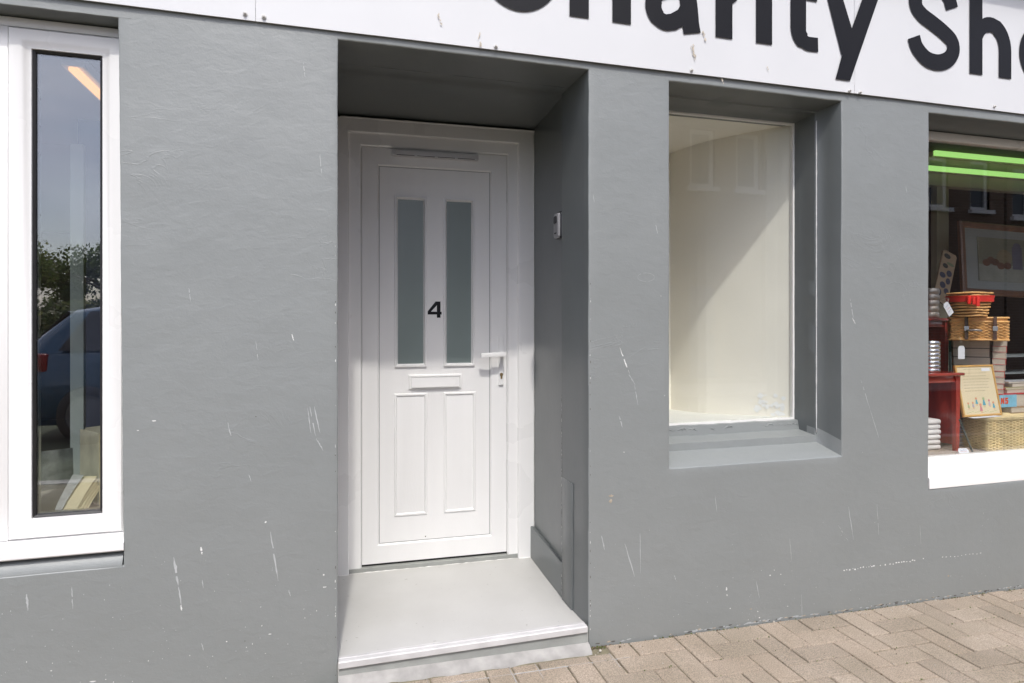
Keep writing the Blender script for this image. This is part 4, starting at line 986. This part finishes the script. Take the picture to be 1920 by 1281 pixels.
# books to the right, on the basket lid
byy = .36
o = book(ax(1884, byy)+.01, ax(1925, byy)+.05, byy-.03, byy+.07, btop, btop+.030, surf("tan_cover", (.40, .27, .16), .6, .1), "tan book lying lowest right of the framed verse")
zc = btop+.0305; bt = atz(1890, 738, byy)-zc
bm = bmesh.new(); X0, X1 = ax(1871, byy), ax(1903, byy); box(bm, X0, X1, byy-.01, byy+.10, zc, zc+bt-.006, .001, 0); box(bm, X0, X1+.10, byy-.008, byy+.10, zc+bt-.0055, zc+bt, 0, 1)
box(bm, X1+.0005, X1+.10, byy-.004, byy+.098, zc+.002, zc+bt-.0062, 0, 3)
def glyph(s, x, z, h, w, y, mi):
    t_ = h*.24
    if s == 'N':
        box(bm, x, x+t_, y, y+.001, z, z+h, 0, mi); box(bm, x+w-t_, x+w, y, y+.001, z, z+h, 0, mi)
        prism(bm, [(x+t_*.9, z+h*.72), (x+w-t_*.9, z), (x+w-t_*.9, z+h*.30), (x+t_*.9, z+h)], y-.0004, y+.001, mi)
    else:
        for a, b, c, d in ((0, w, 0, t_), (w-t_, w, t_, h*.40), (0, w, h*.40, h*.60), (0, t_, h*.60, h-t_), (0, w, h-t_, h)): box(bm, x+a, x+b, y, y+.001, z+c, z+d, 0, mi)
gh = bt*.46
glyph('N', ax(1877, byy-.012), zc+bt*.26, gh, gh*.72, byy-.0118, 2); glyph('S', ax(1877, byy-.012)+gh*.95, zc+bt*.26, gh, gh*.62, byy-.0118, 2)
o = tag(obj("book", bm, [surf("sky_blue_cover", (.22, .50, .66), .5, .25, 12), red, surf("orange_red_ink", (.75, .09, .02), .6), M_PAPER]), "blue covered book with large red letters NS, right of the framed verse", "book")
zt = zc+bt+.0006
for k, (hk, c, lab, x0_, x1_) in enumerate(((.020, surf("pink_cover", (.50, .38, .34), .5), "pinkish paperback lying on the blue lettered book", 1890, 1940), (.012, surf("lime_cover", (.45, .48, .16), .4), "lime green book on the small pile beside the paperback stack", 1888, 1950), (.022, surf("buff_cover", (.36, .28, .18), .6), "buff book with worn edges near the pile's top at the right", 1900, 1950), (.010, surf("grey_cover", (.45, .46, .48), .4), "thin pale grey book topmost of the right pile", 1893, 1950))):
    book(ax(x0_, byy), ax(x1_, byy)+.03, byy+.004, byy+.085, zt, zt+hk, c, lab); zt += hk+.0006
# metal book trolley behind
sh = empty("metal_shelf", (4.05, .62, WZ), "grey metal shelf with loose papers behind the books", "shelf")
for k in range(4):
    bm = bmesh.new(); box(bm, -.22, .5, 0, .2, .16+k*.105, .166+k*.105, .001); obj("shelf_board", bm, surf("grey_paint_metal", (.20, .23, .24), .4, .1), sh)
for xx in (-.22, .485):
    bm = bmesh.new(); box(bm, xx, xx+.014, .201, .215, 0, .50, .001); obj("upright", bm, surf("grey_paint_metal", (0, 0, 0)), sh)
bm = bmesh.new()
for k in range(5): box(bm, 3.86+.01*k, 4.2, .64, .78, WZ+.273+k*.006, WZ+.2755+k*.006, 0, k % 2, rot=(R(3*k-6), 'Z', (4, .7, 0)))
tag(obj("paper_bundle", bm, [M_PAPER, surf("orange_paper", (.45, .2, .1), .8)]), "loose bundle of papers lying on the grey metal shelf", "papers")
# folded cloths
def cloths(x0, x1, y0, y1, n, h, label):
    bm = bmesh.new(); rr = random.Random(int(x0*100))
    for k in range(n):
        a, b = rr.uniform(-.003, .003), rr.uniform(-.003, .003); box(bm, x0+a, x1+b, y0+a, y1, WZ+.001+k*h, WZ+.001+(k+1)*h-.0012, h*.38, seg=3)
    return tag(obj("folded_cloth", bm, M_CLOTH, smooth=60), label, "cloth")
cloths(2.755, ax(1763, .36)+.01, .36, .50, 6, (atz(1752, 787, .36)-WZ)/6, "pile of white folded cloths under the low red table")
cloths(ax(1806, .40), ax(1818, .40), .40, .50, 5, (atz(1811, 794, .40)-WZ)/5, "small pile of white folded cloths between table leg and basket")
bm = bmesh.new(); box(bm, -.004, .004, -.003, .003, 0, .20, .001); tag(obj("wooden_slat", bm, surf("dark_green_slat", (.06, .07, .06), .5), loc=(ax(1831, .24), .262, WZ+.003), rot=(0, R(-27), 0)), "thin dark slat leaning between the price card and the straw basket", "slat")
# spotted board
bx, _, bz = at(1771, 520, .92)
bm = bmesh.new(); w, h = .125, .36
prism(bm, [(-w/2+.012, -h/2), (w/2-.012, -h/2), (w/2, -h/2+.012), (w/2, h/2-.012), (w/2-.012, h/2), (-w/2+.012, h/2), (-w/2, h/2-.012), (-w/2, -h/2+.012)], -.006, .006)
rr = random.Random(6)
for (a, b, s1, s2, mi) in ((-.02, .145, .030, .017, 2), (.02, .10, .034, .010, 3), (-.02, .075, .024, .016, 2), (.025, .035, .024, .022, 1), (-.028, .005, .027, .019, 1), (.028, -.02, .020, .022, 1), (-.01, -.06, .026, .022, 1), (.03, -.09, .022, .02, 1), (-.03, -.12, .022, .024, 1)):
    prism(bm, [(a+s1*math.cos(q*.5236), b+s2*math.sin(q*.5236)) for q in range(12)], -.0068, -.0061, mi)
tag(obj("spotted_board", bm, [surf("tan_board", (.34, .26, .17), .5, .15, 7), surf("navy_spot", (.03, .04, .08), .4), surf("black_band", (.02, .03, .03), .4), surf("olive_band", (.16, .2, .11), .4)], loc=(bx, .92, bz), rot=(R(-6), R(22), 0)), "tan board with dark blue oval spots leaning behind the silver tins", "board")
# large framed still life
py_ = 1.0; x0_, x1_ = ax(1806, py_), ax(1985, py_); z0_, z1_ = atz(1806, 552, py_), atz(1812, 412, py_)
pc = empty("framed_painting", (x0_, py_, z0_), "large brown framed still life hanging at the back of the right window", "picture"); pc.rotation_euler = (R(-4), R(1.5), 0)
fw2, fh2 = x1_-x0_, z1_-z0_; m_ = .045
bm = bmesh.new(); loft(bm, [rect(0, fw2, 0, fh2, .02), rect(0, fw2, 0, fh2, 0), rect(.01, fw2-.01, .01, fh2-.01, -.008), rect(m_-.008, fw2-m_+.008, m_-.008, fh2-m_+.008, -.004), rect(m_, fw2-m_, m_, fh2-m_, .004)]); obj("frame", bm, surf("brown_frame", (.16, .075, .04), .35, .2, 12), pc, smooth=35)
bm = bmesh.new(); box(bm, m_-.002, fw2-m_+.002, .005, .012, m_-.002, fh2-m_+.002); obj("mount", bm, surf("grey_mount", (.26, .29, .29), .7, .04), pc)
bm = bmesh.new(); a0, a1, b0, b1 = fw2*.17, fw2*.74, fh2*.20, fh2*.80
box(bm, a0, a1, .001, .0045, b0, b1, 0, 0); box(bm, a0, a1, .0004, .0009, b0, b0+(b1-b0)*.38, 0, 1)
def ell(cx, cz, rx, rz, mi, y): prism(bm, [(cx+rx*math.cos(q*.4488), cz+rz*math.sin(q*.4488)) for q in range(14)], y, y+.0004, mi)
W_, H_ = a1-a0, b1-b0
box(bm, a0+W_*.62, a0+W_*.80, -.0004, .0003, b0+H_*.30, b0+H_*.82, .0, 2); ell(a0+W_*.71, b0+H_*.84, W_*.07, H_*.08, 2, -.0010)
ell(a0+W_*.47, b0+H_*.55, W_*.14, H_*.20, 3, -.0006)
for cx_, cz_ in ((.14, .42), (.22, .48), (.30, .44), (.40, .36), (.52, .37)): ell(a0+W_*cx_, b0+H_*cz_, W_*.07, H_*.08, 4, -.0014)
obj("canvas", bm, [surf("canvas_back", (.17, .18, .14), .7, .2, 6), surf("canvas_cloth", (.25, .27, .24), .7, .15, 9), surf("canvas_jug", (.09, .10, .15), .6, .2, 9), surf("canvas_pot", (.20, .17, .11), .6, .2, 9), surf("canvas_fruit", (.12, .06, .04), .6, .3, 9)], pc)
# pale post and beam inside with two green light strips
M_POST = surf("cream_gloss", (.66, .64, .48), .4, .04)
iy = 1.35
bm = bmesh.new(); box(bm, ax(1757, iy), ax(1779, iy), iy, iy+.05, .0, atz(1770, 350, iy), .002); obj("inner_post", bm, M_POST, bld)
bm = bmesh.new(); box(bm, 2.63, 6.55, iy-.01, iy+.06, atz(1800, 352, iy), atz(1800, 268, iy), .002); obj("inner_beam", bm, M_POST, bld)
for k, (va, vb, xs0) in enumerate(((279, 291, 1752), (311, 320, 1738))):
    lt = empty("strip_light", (ax(xs0, iy-.05), iy-.05, atz(1750, (va+vb)/2, iy-.05)), ("upper" if k == 0 else "lower")+" green strip light across the right window", "light", "green strip lights in the right window")
    hgt = atz(1750, va, iy-.05)-atz(1750, vb, iy-.05)
    bm = bmesh.new(); box(bm, 0, 2.6, .012, .038, -hgt/2-.003, hgt/2+.003, .002); obj("housing", bm, M_POST, lt)
    bm = bmesh.new(); box(bm, .004, 2.58, -.006, .0115, -hgt/2, hgt/2, .004); obj("tube", bm, surf("green_glow", (.2, .5, .2), .5, 0, emit=(.27, .52, .14), es=1.0), lt)

# ------------------------------------------------------------------ things in the left window
LZ = .655
bm = bmesh.new(); box(bm, -3.2, -.56, .148, .62, LZ-.03, LZ, .003); obj("inner_sill", bm, surf("grey_board", (.34, .33, .30), .6, .06), lw)
bm = bmesh.new(); box(bm, -3.2, -.56, .6205, .645, LZ-.04, LZ+.02, .003); obj("sill_upstand", bm, surf("grey_board", (0, 0, 0)), lw)
M_OLDP = surf("old_paper", (.90, .80, .52), .85, .1, 12, .2, 40)
M_OLDC = surf("aged_cover", (.80, .77, .60), .7, .2, 14)
# tall book stood open
def fan_book(name, loc, h, w, angs, label, rz=0, tilt=0, mats=None):
    e = empty(name, loc, label, "book"); e.rotation_euler = (tilt, 0, rz)
    for k, a in enumerate(angs):
        bm = bmesh.new(); first = k in (0, len(angs)-1); t_ = .003 if first else .0018; rr = []
        n = 8
        for q in range(n+1):
            f_ = q/n; bend = a+.25*f_*(1 if k % 2 else -.4); rr.append((w*f_*math.cos(bend), w*f_*math.sin(bend)))
        loft(bm, [[(x, y, 0), (x+t_, y+t_*.3, 0), (x+t_, y+t_*.3, h), (x, y, h)] for x, y in rr], capA=True, capB=True)
        obj("cover" if first else "page_section", bm, M_OLDC if first else M_OLDP, e)
    return e
e = empty("open_book", (ax(175, .25), .25, LZ+.001), "tall old book standing open behind the left window's corner", "book")
def panel(a, b, z0, z1, th, name, m):
    bm = bmesh.new(); A_, B_ = Vector((a[0], a[1], 0)), Vector((b[0], b[1], 0)); d = (B_-A_).normalized(); nn = Vector((-d.y, d.x, 0))*th
    loft(bm, [[p+Vector((0, 0, z0)), p+nn+Vector((0, 0, z0)), p+nn+Vector((0, 0, z1)), p+Vector((0, 0, z1))] for p in (A_, (A_+B_)/2+nn*.8, B_)], capA=True, capB=True)
    bm.transform(Matrix.Translation(-Vector(e.location)+Vector((0, 0, LZ+.001)))); return obj(name, bm, m, e)
zt_ = atz(155, 805, .34)-LZ
uy = lambda u, y: (ax(u, y), y)
panel(uy(150, .34), uy(183, .22), 0, zt_, .004, "cover", M_OLDC)
panel(uy(186, .215), uy(192, .185), 0, zt_-.004, .012, "page_section", M_OLDP)
panel(uy(190, .20), uy(197, .165), 0, zt_-.010, .003, "page_section", M_OLDP)
panel(uy(195, .19), uy(203, .20), 0, zt_-.002, .004, "page_section", M_OLDP)
panel(uy(160, .345), uy(215, .40), .02, zt_+.003, .004, "cover", M_OLDC)
e = empty("open_book", (ax(140, .17), .17, LZ+.001), "open book with cream pages slumped flat in the left window's corner", "book")
M_PRT = surf("printed_page", (.50, .52, .52), .8, .18, 60, stretch=(1, 8, 1))
for k, (ub, ut, wb, wt, m) in enumerate(((100, 136, .020, .034, M_PRT), (106, 150, .055, .052, M_OLDP), (132, 168, .020, .030, M_OLDP), (140, 176, .018, .022, M_OLDP), (149, 182, .014, .018, M_OLDP), (158, 186, .010, .014, M_OLDP))):
    bm = bmesh.new(); yb, yt = .135+.004*k, .215+.006*k; xb, xt = ax(ub, yb), ax(ut, yt); zt = atz(ut, 892+3*k, yt)
    L_ = []
    for q in range(9):
        f_ = q/8; x = xb+(xt-xb)*f_; y = yb+(yt-yb)*f_**1.2; z = LZ+.001+(zt-LZ)*(f_**.85); w = wb+(wt-wb)*f_
        L_.append([(x, y, z), (x+w, y-.004, z-.002), (x+w, y-.002, z), (x, y+.002, z+.002)])
    loft(bm, L_, capA=True, capB=True); bm.transform(Matrix.Translation(-Vector(e.location))); obj("page_section", bm, m, e)
# standing cards
def card(u, v0, v1, y, w, ang, label, m=M_OLDP):
    x = ax(u, y); z1 = atz(u, v0, y); z0 = LZ+.001 if v1 is None else atz(u, v1, y)
    bm = bmesh.new(); box(bm, -w/2, w/2, -.0015, .0015, 0, z1-z0, 0, 0); return tag(obj("picture_card", bm, m, loc=(x, y, z0), rot=(R(-8), 0, ang)), label, "card")
card(100, 845, None, .50, .13, R(30), "small picture card standing on the sill at the window's left", surf("dim_card", (.20, .21, .20), .6, .5, 25))
# glass shelves on uprights
bm = bmesh.new(); px = ax(142, .90); box(bm, px-.022, px+.030, .90, .93, 0, atz(142, 270, .90), .002); obj("room_post", bm, surf("mint_post", (.50, .56, .53), .5, .04), bld)
bm = bmesh.new(); px = ax(168, 1.15); box(bm, px-.05, px+.05, 1.15, 1.17, 0, atz(168, 225, 1.15), .002); obj("room_post", bm, surf("navy_post", (.10, .11, .17), .5, .1), bld)
shl = empty("glass_shelf_unit", (-.82, .55, LZ), "glass shelves on a thin post inside the left window", "shelves")
for zz in (.62, 1.06, 1.45):
    bm = bmesh.new(); box(bm, -.02, .24, -.14, .12, zz, zz+.007, .001); obj("glass_shelf", bm, glassy("shelf_glass", (.82, .92, .88), 1.5, 2.0), shl)
bm = bmesh.new(); box(bm, .215, .235, .121, .14, 0.02, 1.8, .001); obj("post", bm, M_ALU, shl)
bm = bmesh.new(); v_ = [bm.verts.new(p) for p in ((0, 0, 0), (.10, .02, 0), (.10, .02, .14), (.06, .03, .14), (.0, .03, 0), (.10, .05, 0))]
bm.free()
bm = bmesh.new(); prism(bm, [(0, 0), (.10, 0), (.10, .15), (.055, .15)], 0, .004)
tag(obj("leaning_card", bm, surf("pink_card", (.62, .52, .46), .7), loc=(ax(192, .5), .50, LZ+.6285), rot=(R(-10), 0, 0)), "pale pink card leaning on the lowest glass shelf", "card")
# warm ceiling strip running back into the room
lt = empty("ceiling_strip_light", (-1.205, 1.65, 2.52), "warm strip light on the ceiling inside the left window", "light")
bm = bmesh.new(); box(bm, -.05, .05, -.45, 1.0, 0, .05, .004); obj("housing", bm, M_UPVC, lt)
bm = bmesh.new(); box(bm, -.022, .022, -.44, .99, -.02, -.0005, .006); obj("tube", bm, surf("warm_glow", (.6, .4, .2), .5, 0, emit=(1.0, .46, .12), es=.9), lt)
bm = bmesh.new(); box(bm, -2.3, -1.1, 2.7, 3.1, -.02, 1.9, .01)
for k in range(4): box(bm, -2.26, -1.14, 2.685, 2.6995, .15+k*.45, .17+k*.45)
tag(obj("bookcase", bm, surf("dark_wood", (.07, .04, .03), .5, .3, 5)), "dark wooden bookcase at the back of the left hand room", "bookcase")

# ------------------------------------------------------------------ across the street (seen in the panes)
M_BRICK = None
def brick_mat():
    m, t, b = nodes("brown_brick"); l = t.links
    tc = t.nodes.new("ShaderNodeTexCoord"); mp = t.nodes.new("ShaderNodeMapping"); mp.inputs['Rotation'].default_value = (R(90), 0, 0); l.new(tc.outputs['Object'], mp.inputs[0])
    br = t.nodes.new("ShaderNodeTexBrick"); br.inputs['Scale'].default_value = 1; br.inputs['Brick Width'].default_value = .225; br.inputs['Row Height'].default_value = .075; br.inputs['Mortar Size'].default_value = .008
    br.inputs['Color1'].default_value = (.16, .095, .065, 1); br.inputs['Color2'].default_value = (.21, .13, .085, 1); br.inputs['Mortar'].default_value = (.27, .24, .2, 1)
    l.new(mp.outputs[0], br.inputs['Vector']); l.new(br.outputs['Color'], b.inputs['Base Color']); b.inputs['Roughness'].default_value = .9; return m
M_BRICK = brick_mat(); M_SLATE = surf("slate", (.07, .075, .085), .6, .2, 8, .3, 20); M_DG = surf("dark_glazing", (.04, .05, .06), .08, .1, 2)
def house(x, label, dcol, ups, w=7.4, eaves=6.1):
    g = gz(x)-.02; e = empty("brick_house", (x, -9.6, g), label, "house", "brick houses across the street")
    bm = bmesh.new(); wins = [(1.2, .9), (3.1, .9)]+[(x_, 4.32) for x_ in ups]; D_ = 6; WW = {.9: 1.05, 4.32: .64}
    xs = sorted({0, w, *[a for x_, z_ in wins for a in (x_, x_+WW[z_])]}); zs = sorted({0, eaves, .9, 2.3, 4.32, 5.62, 2.1})
    def hole(cx, cz):
        for x_, z_ in wins:
            if x_ < cx < x_+WW[z_] and z_ < cz < (2.3 if z_ < 2 else 5.62): return True
        return x_ == 99
    for a, b in zip(xs, xs[1:]):
        for c, d in zip(zs, zs[1:]):
            if hole((a+b)/2, (c+d)/2): continue
            if 5.2-.01 < a and b < 6.26 and d <= 2.11: continue
            bm.faces.new([bm.verts.new(p) for p in rect(a, b, c, d, 0)])
    for a in (0, w): bm.faces.new([bm.verts.new(p) for p in ((a, 0, 0), (a, -D_, 0), (a, -D_, eaves), (a, -D_/2, eaves+2.4), (a, 0, eaves))])
    bm.faces.new([bm.verts.new(p) for p in rect(0, w, 0, eaves, -D_)])
    obj("wall", bm, M_BRICK, e)
    bm = bmesh.new(); loft(bm, [[(a, .25, eaves-.08), (a, -D_/2, eaves+2.55), (a, -D_-.25, eaves-.08), (a, -D_-.25, eaves-.2), (a, -D_/2, eaves+2.42), (a, .25, eaves-.2)] for a in (-.02, w+.02)], capA=True, capB=True); rf = obj("roof", bm, M_SLATE, e)
    bm = bmesh.new(); box(bm, w-.9, w-.2, -D_/2-.35, -D_/2+.35, eaves+1.9, eaves+3.4, .02); obj("chimney", bm, M_BRICK, rf)
    for x_, z_ in wins:
        h = 1.4 if z_ < 2 else 1.3; ww = WW[z_]
        bm = bmesh.new(); loft(bm, [rect(x_, x_+ww, z_, z_+h, -.12), rect(x_, x_+ww, z_, z_+h, -.06), rect(x_+.09, x_+ww-.09, z_+.09, z_+h-.09, -.06), rect(x_+.09, x_+ww-.09, z_+.09, z_+h-.09, -.10)])
        box(bm, x_-.08, x_+ww+.08, -.06, .10, z_-.10, z_-.001)
        w_ = obj("window", bm, M_UPVC, e); bm = bmesh.new(); box(bm, x_+.08, x_+ww-.08, -.11, -.101, z_+.08, z_+h-.08); obj("pane", bm, M_DG, w_)
    bm = bmesh.new(); box(bm, 5.21, 6.24, -.12, -.05, 0, 2.09); d_ = obj("door", bm, surf("door_"+dcol[0], dcol[1], .4), e)
    bm = bmesh.new(); box(bm, 6.05, 6.10, -.05, 0.0, 1.0, 1.1, .01); obj("handle", bm, M_BRASS, d_)
for k, (x, lab, dc, ups) in enumerate(((2.2, "brick house with dark blue door across the street, nearest the trees", ("blue", (.03, .05, .16)), (1.2, 2.5, 5.5, 6.7)), (9.7, "middle brick house with dark green door across the street", ("green", (.03, .10, .05)), (1.2, 2.5, 4.85, 6.25)), (17.2, "brick house with dark red door at the far right across the street", ("red", (.22, .03, .03)), (.2, 1.6, 5.0, 6.3)))):
    house(x, lab, dc, ups)
# trees
M_BARK = surf("bark", (.10, .075, .05), .95, .3, 12, .8, 30)
def leafmat(i, c):
    m = surf("leaf_%s" % i, c, .6, .35, 2.2); t = m.node_tree; l = t.links
    p = [n for n in t.nodes if n.type == 'BSDF_PRINCIPLED'][0]; o = [n for n in t.nodes if n.type == 'OUTPUT_MATERIAL'][0]
    tr = t.nodes.new("ShaderNodeBsdfTranslucent"); tr.inputs[0].default_value = tuple(min(1, k*2.2) for k in c)+(1,)
    a = t.nodes.new("ShaderNodeMixShader"); a.inputs[0].default_value = .45; l.new(p.outputs[0], a.inputs[1]); l.new(tr.outputs[0], a.inputs[2]); l.new(a.outputs[0], o.inputs[0]); return m
LM = [leafmat("dark", (.06, .085, .03)), leafmat("mid", (.09, .12, .04)), leafmat("olive", (.12, .13, .05))]
def tree(x, y, h, r, label, seed, mi):
    rr = random.Random(seed); g = gz(max(-40, x))-.12
    e = empty("street_tree", (x, y, g), label, "tree", "trees beyond the road")
    bm = bmesh.new(); tube(bm, [(0, 0, -.1), (.05, 0, h*.3), (.0, .08, h*.6), (.08, 0, h*.85)], [.2, .15, .10, .03], 8)
    for k in range(8):
        a = k*.785; z0 = h*(.25+.05*k); tube(bm, [(0, 0, z0), (math.cos(a)*r*.5, math.sin(a)*r*.5, z0+h*.16), (math.cos(a)*r*.85, math.sin(a)*r*.85, z0+h*.24)], [.07, .045, .015], 5)
    obj("trunk", bm, M_BARK, e)
    bm = bmesh.new(); cl = []
    for k in range(26):
        a = rr.uniform(0, 6.283); q = rr.random()**.5; zz = rr.uniform(.22, .95); R_ = r*math.sin(math.pi*min(1, zz*.95+.08))**.6
        cl.append((Vector((math.cos(a)*q*R_, math.sin(a)*q*R_, zz*h)), rr.uniform(.45, .85)))
    for c, s in cl:
        for k in range(430):
            d = Vector((rr.gauss(0, 1), rr.gauss(0, 1), rr.gauss(0, .8))).normalized()*s*rr.uniform(.4, 1.1); p = c+d
            if p.z < .3: continue
            a = Vector((rr.gauss(0, 1), rr.gauss(0, 1), rr.gauss(0, 1))).normalized(); b = a.cross(d).normalized(); t_ = rr.uniform(.045, .10)
            f = bm.faces.new([bm.verts.new(p+a*t_), bm.verts.new(p+b*t_*.6), bm.verts.new(p-a*t_), bm.verts.new(p-b*t_*.6)]); f.material_index = rr.choice((0, 0, 1))
    obj("crown", bm, [LM[mi], LM[(mi+1) % 3]], e)
TL = ["rounded dark tree, first beyond the road from the left", "lower olive tree beyond the road, second from the left", "bushy mid green tree in the middle of the row beyond the road", "taller dark tree right of the middle beyond the road", "spreading green tree close to the brick houses", "broad dark tree at the far left end of the road"]
for k, (x, y, h, r, mi) in enumerate(((-21, -26, 4.6, 3.0, 0), (-16.2, -25, 3.9, 2.8, 2), (-12.0, -26, 4.3, 2.9, 1), (-7.6, -25, 4.9, 2.6, 0), (-3.2, -26, 4.4, 2.9, 1), (-26, -27, 4.8, 3.2, 0))):
    tree(x, y, h*.93, r, TL[k], 40+k, mi)
# hedge filling below the crowns
rr = random.Random(9); bm = bmesh.new()
for k in range(9000):
    x = rr.uniform(-32, 1.0); y = rr.uniform(-23.2, -22.2); z = rr.uniform(0, 1)**.8*(1.9+.3*nz(x, 0, 0, .6)); p = Vector((x, y, z+gz(x)-.12)); a = Vector((rr.gauss(0, 1), rr.gauss(0, 1), rr.gauss(0, 1))).normalized(); b = a.cross(Vector((.3, .2, .9))).normalized(); t_ = rr.uniform(.07, .13)
    f = bm.faces.new([bm.verts.new(p+a*t_), bm.verts.new(p+b*t_*.7), bm.verts.new(p-a*t_), bm.verts.new(p-b*t_*.7)]); f.material_index = rr.randrange(3)
tag(obj("hedge", bm, LM), "long dark green hedge in front of the trees beyond the road", "hedge")
# parked car
def car(cx, cy):
    e = empty("parked_car", (cx, cy, gz(cx)-.115), "light blue hatchback parked at the far kerb, mirrored in the left window", "car")
    blue = surf("blue_car_paint", (.010, .065, .13), .25, .05, 3, coat=.8, metal=.2)
    # sections along x: (x, half width, sill z, waist z, roof z, roof half width)
    st = [(-1.95, .70, .35, .70, .72, .60), (-1.90, .78, .24, .86, .92, .66), (-1.72, .81, .20, .92, 1.16, .62), (-1.45, .83, .20, .94, 1.38, .60), (-1.0, .84, .18, .93, 1.45, .60), (-.3, .84, .18, .92, 1.46, .60), (.25, .84, .18, .91, 1.38, .60), (.75, .84, .18, .90, 1.08, .66), (1.0, .84, .18, .89, .94, .72), (1.5, .82, .20, .80, .84, .70), (1.85, .76, .24, .66, .70, .62), (1.95, .66, .34, .55, .58, .54)]
    bm = bmesh.new(); rings = []
    for x, w, s, wa, ro, rw in st:
        half = [(0, s), (w*.9, s), (w, s+.12), (w+.01, (s+wa)/2), (w-.01, wa-.04), (w-.04, wa), (rw+(w-rw)*.35, wa+(ro-wa)*.6), (rw, ro-.05), (rw*.8, ro-.01), (0, ro)]
        ring = [(x, a, b) for a, b in half]+[(x, -a, b) for a, b in half[-2:0:-1]]; rings.append(ring)
    loft(bm, rings, capA=True, capB=True, smooth=True); obj("body", bm, blue, e, smooth=50)
    gl = surf("car_glass", (.02, .022, .025), .05, 0)
    for s in (1, -1):
        for x0, x1, x2, x3 in ((-1.5, -1.25, -.52, -.52), (-.46, -.46, .22, .58)):
            bm = bmesh.new(); v_ = [bm.verts.new(p) for p in ((x0, s*.812, .955), (x3, s*.812, .945), (x2, s*.640, 1.345), (x1, s*.640, 1.355))]; bm.faces.new(v_)
            r = bmesh.ops.extrude_face_region(bm, geom=bm.faces[:]); bmesh.ops.translate(bm, verts=[g for g in r['geom'] if isinstance(g, bmesh.types.BMVert)], vec=(0, s*.012, .004)); obj("side_window", bm, gl, e)
    for a, b in (((-1.80, .58, 1.0), (-1.47, .54, 1.33)), ((.83, .62, .99), (.30, .56, 1.35))):
        k = -1 if a[0] < 0 else 1
        bm = bmesh.new(); v_ = [bm.verts.new(p) for p in ((a[0]+k*.03, -a[1], a[2]+.02), (a[0]+k*.03, a[1], a[2]+.02), (b[0]+k*.03, b[1], b[2]+.02), (b[0]+k*.03, -b[1], b[2]+.02))]; bm.faces.new(v_)
        r = bmesh.ops.extrude_face_region(bm, geom=bm.faces[:]); bmesh.ops.translate(bm, verts=[g for g in r['geom'] if isinstance(g, bmesh.types.BMVert)], vec=(k*.01, 0, .01)); obj("windscreen", bm, gl, e)
    for s in (1, -1):
        bm = bmesh.new(); box(bm, -1.93, -1.60, s*.70-.10, s*.70+.128, .74, .93, .03); obj("tail_light", bm, surf("red_lens", (.26, .012, .012), .15, .1, 9), e)
        bm = bmesh.new(); box(bm, 1.62, 1.86, s*.60-.10, s*.60+.12, .58, .72, .03); obj("headlight", bm, M_SILV, e)
    for x in (-1.22, 1.25):
        for s in (1, -1):
            bm = bmesh.new(); ringc = lambda r_, y: [(x+r_*math.cos(q*math.pi/12), y, .30+r_*math.sin(q*math.pi/12)) for q in range(24)]
            loft(bm, [ringc(.29, s*.70), ringc(.30, s*.72), ringc(.30, s*.84), ringc(.28, s*.862), ringc(.21, s*.862)], capA=True, smooth=True); w_ = obj("wheel", bm, M_GASKET, e)
            bm = bmesh.new(); loft(bm, [ringc(.205, s*.855), ringc(.17, s*.845), ringc(.05, s*.858)], capB=True); obj("rim", bm, surf("dull_rim", (.12, .12, .125), .4, .1, 9), w_)
    bm = bmesh.new(); box(bm, -1.985, -1.955, -.26, .26, .48, .59, .004); obj("number_plate", bm, surf("yellow_plate", (.55, .42, .06), .5), e)
    return e
cr_ = car(-1.33, -6.15); cr_.scale = (1, 1, 1.07)
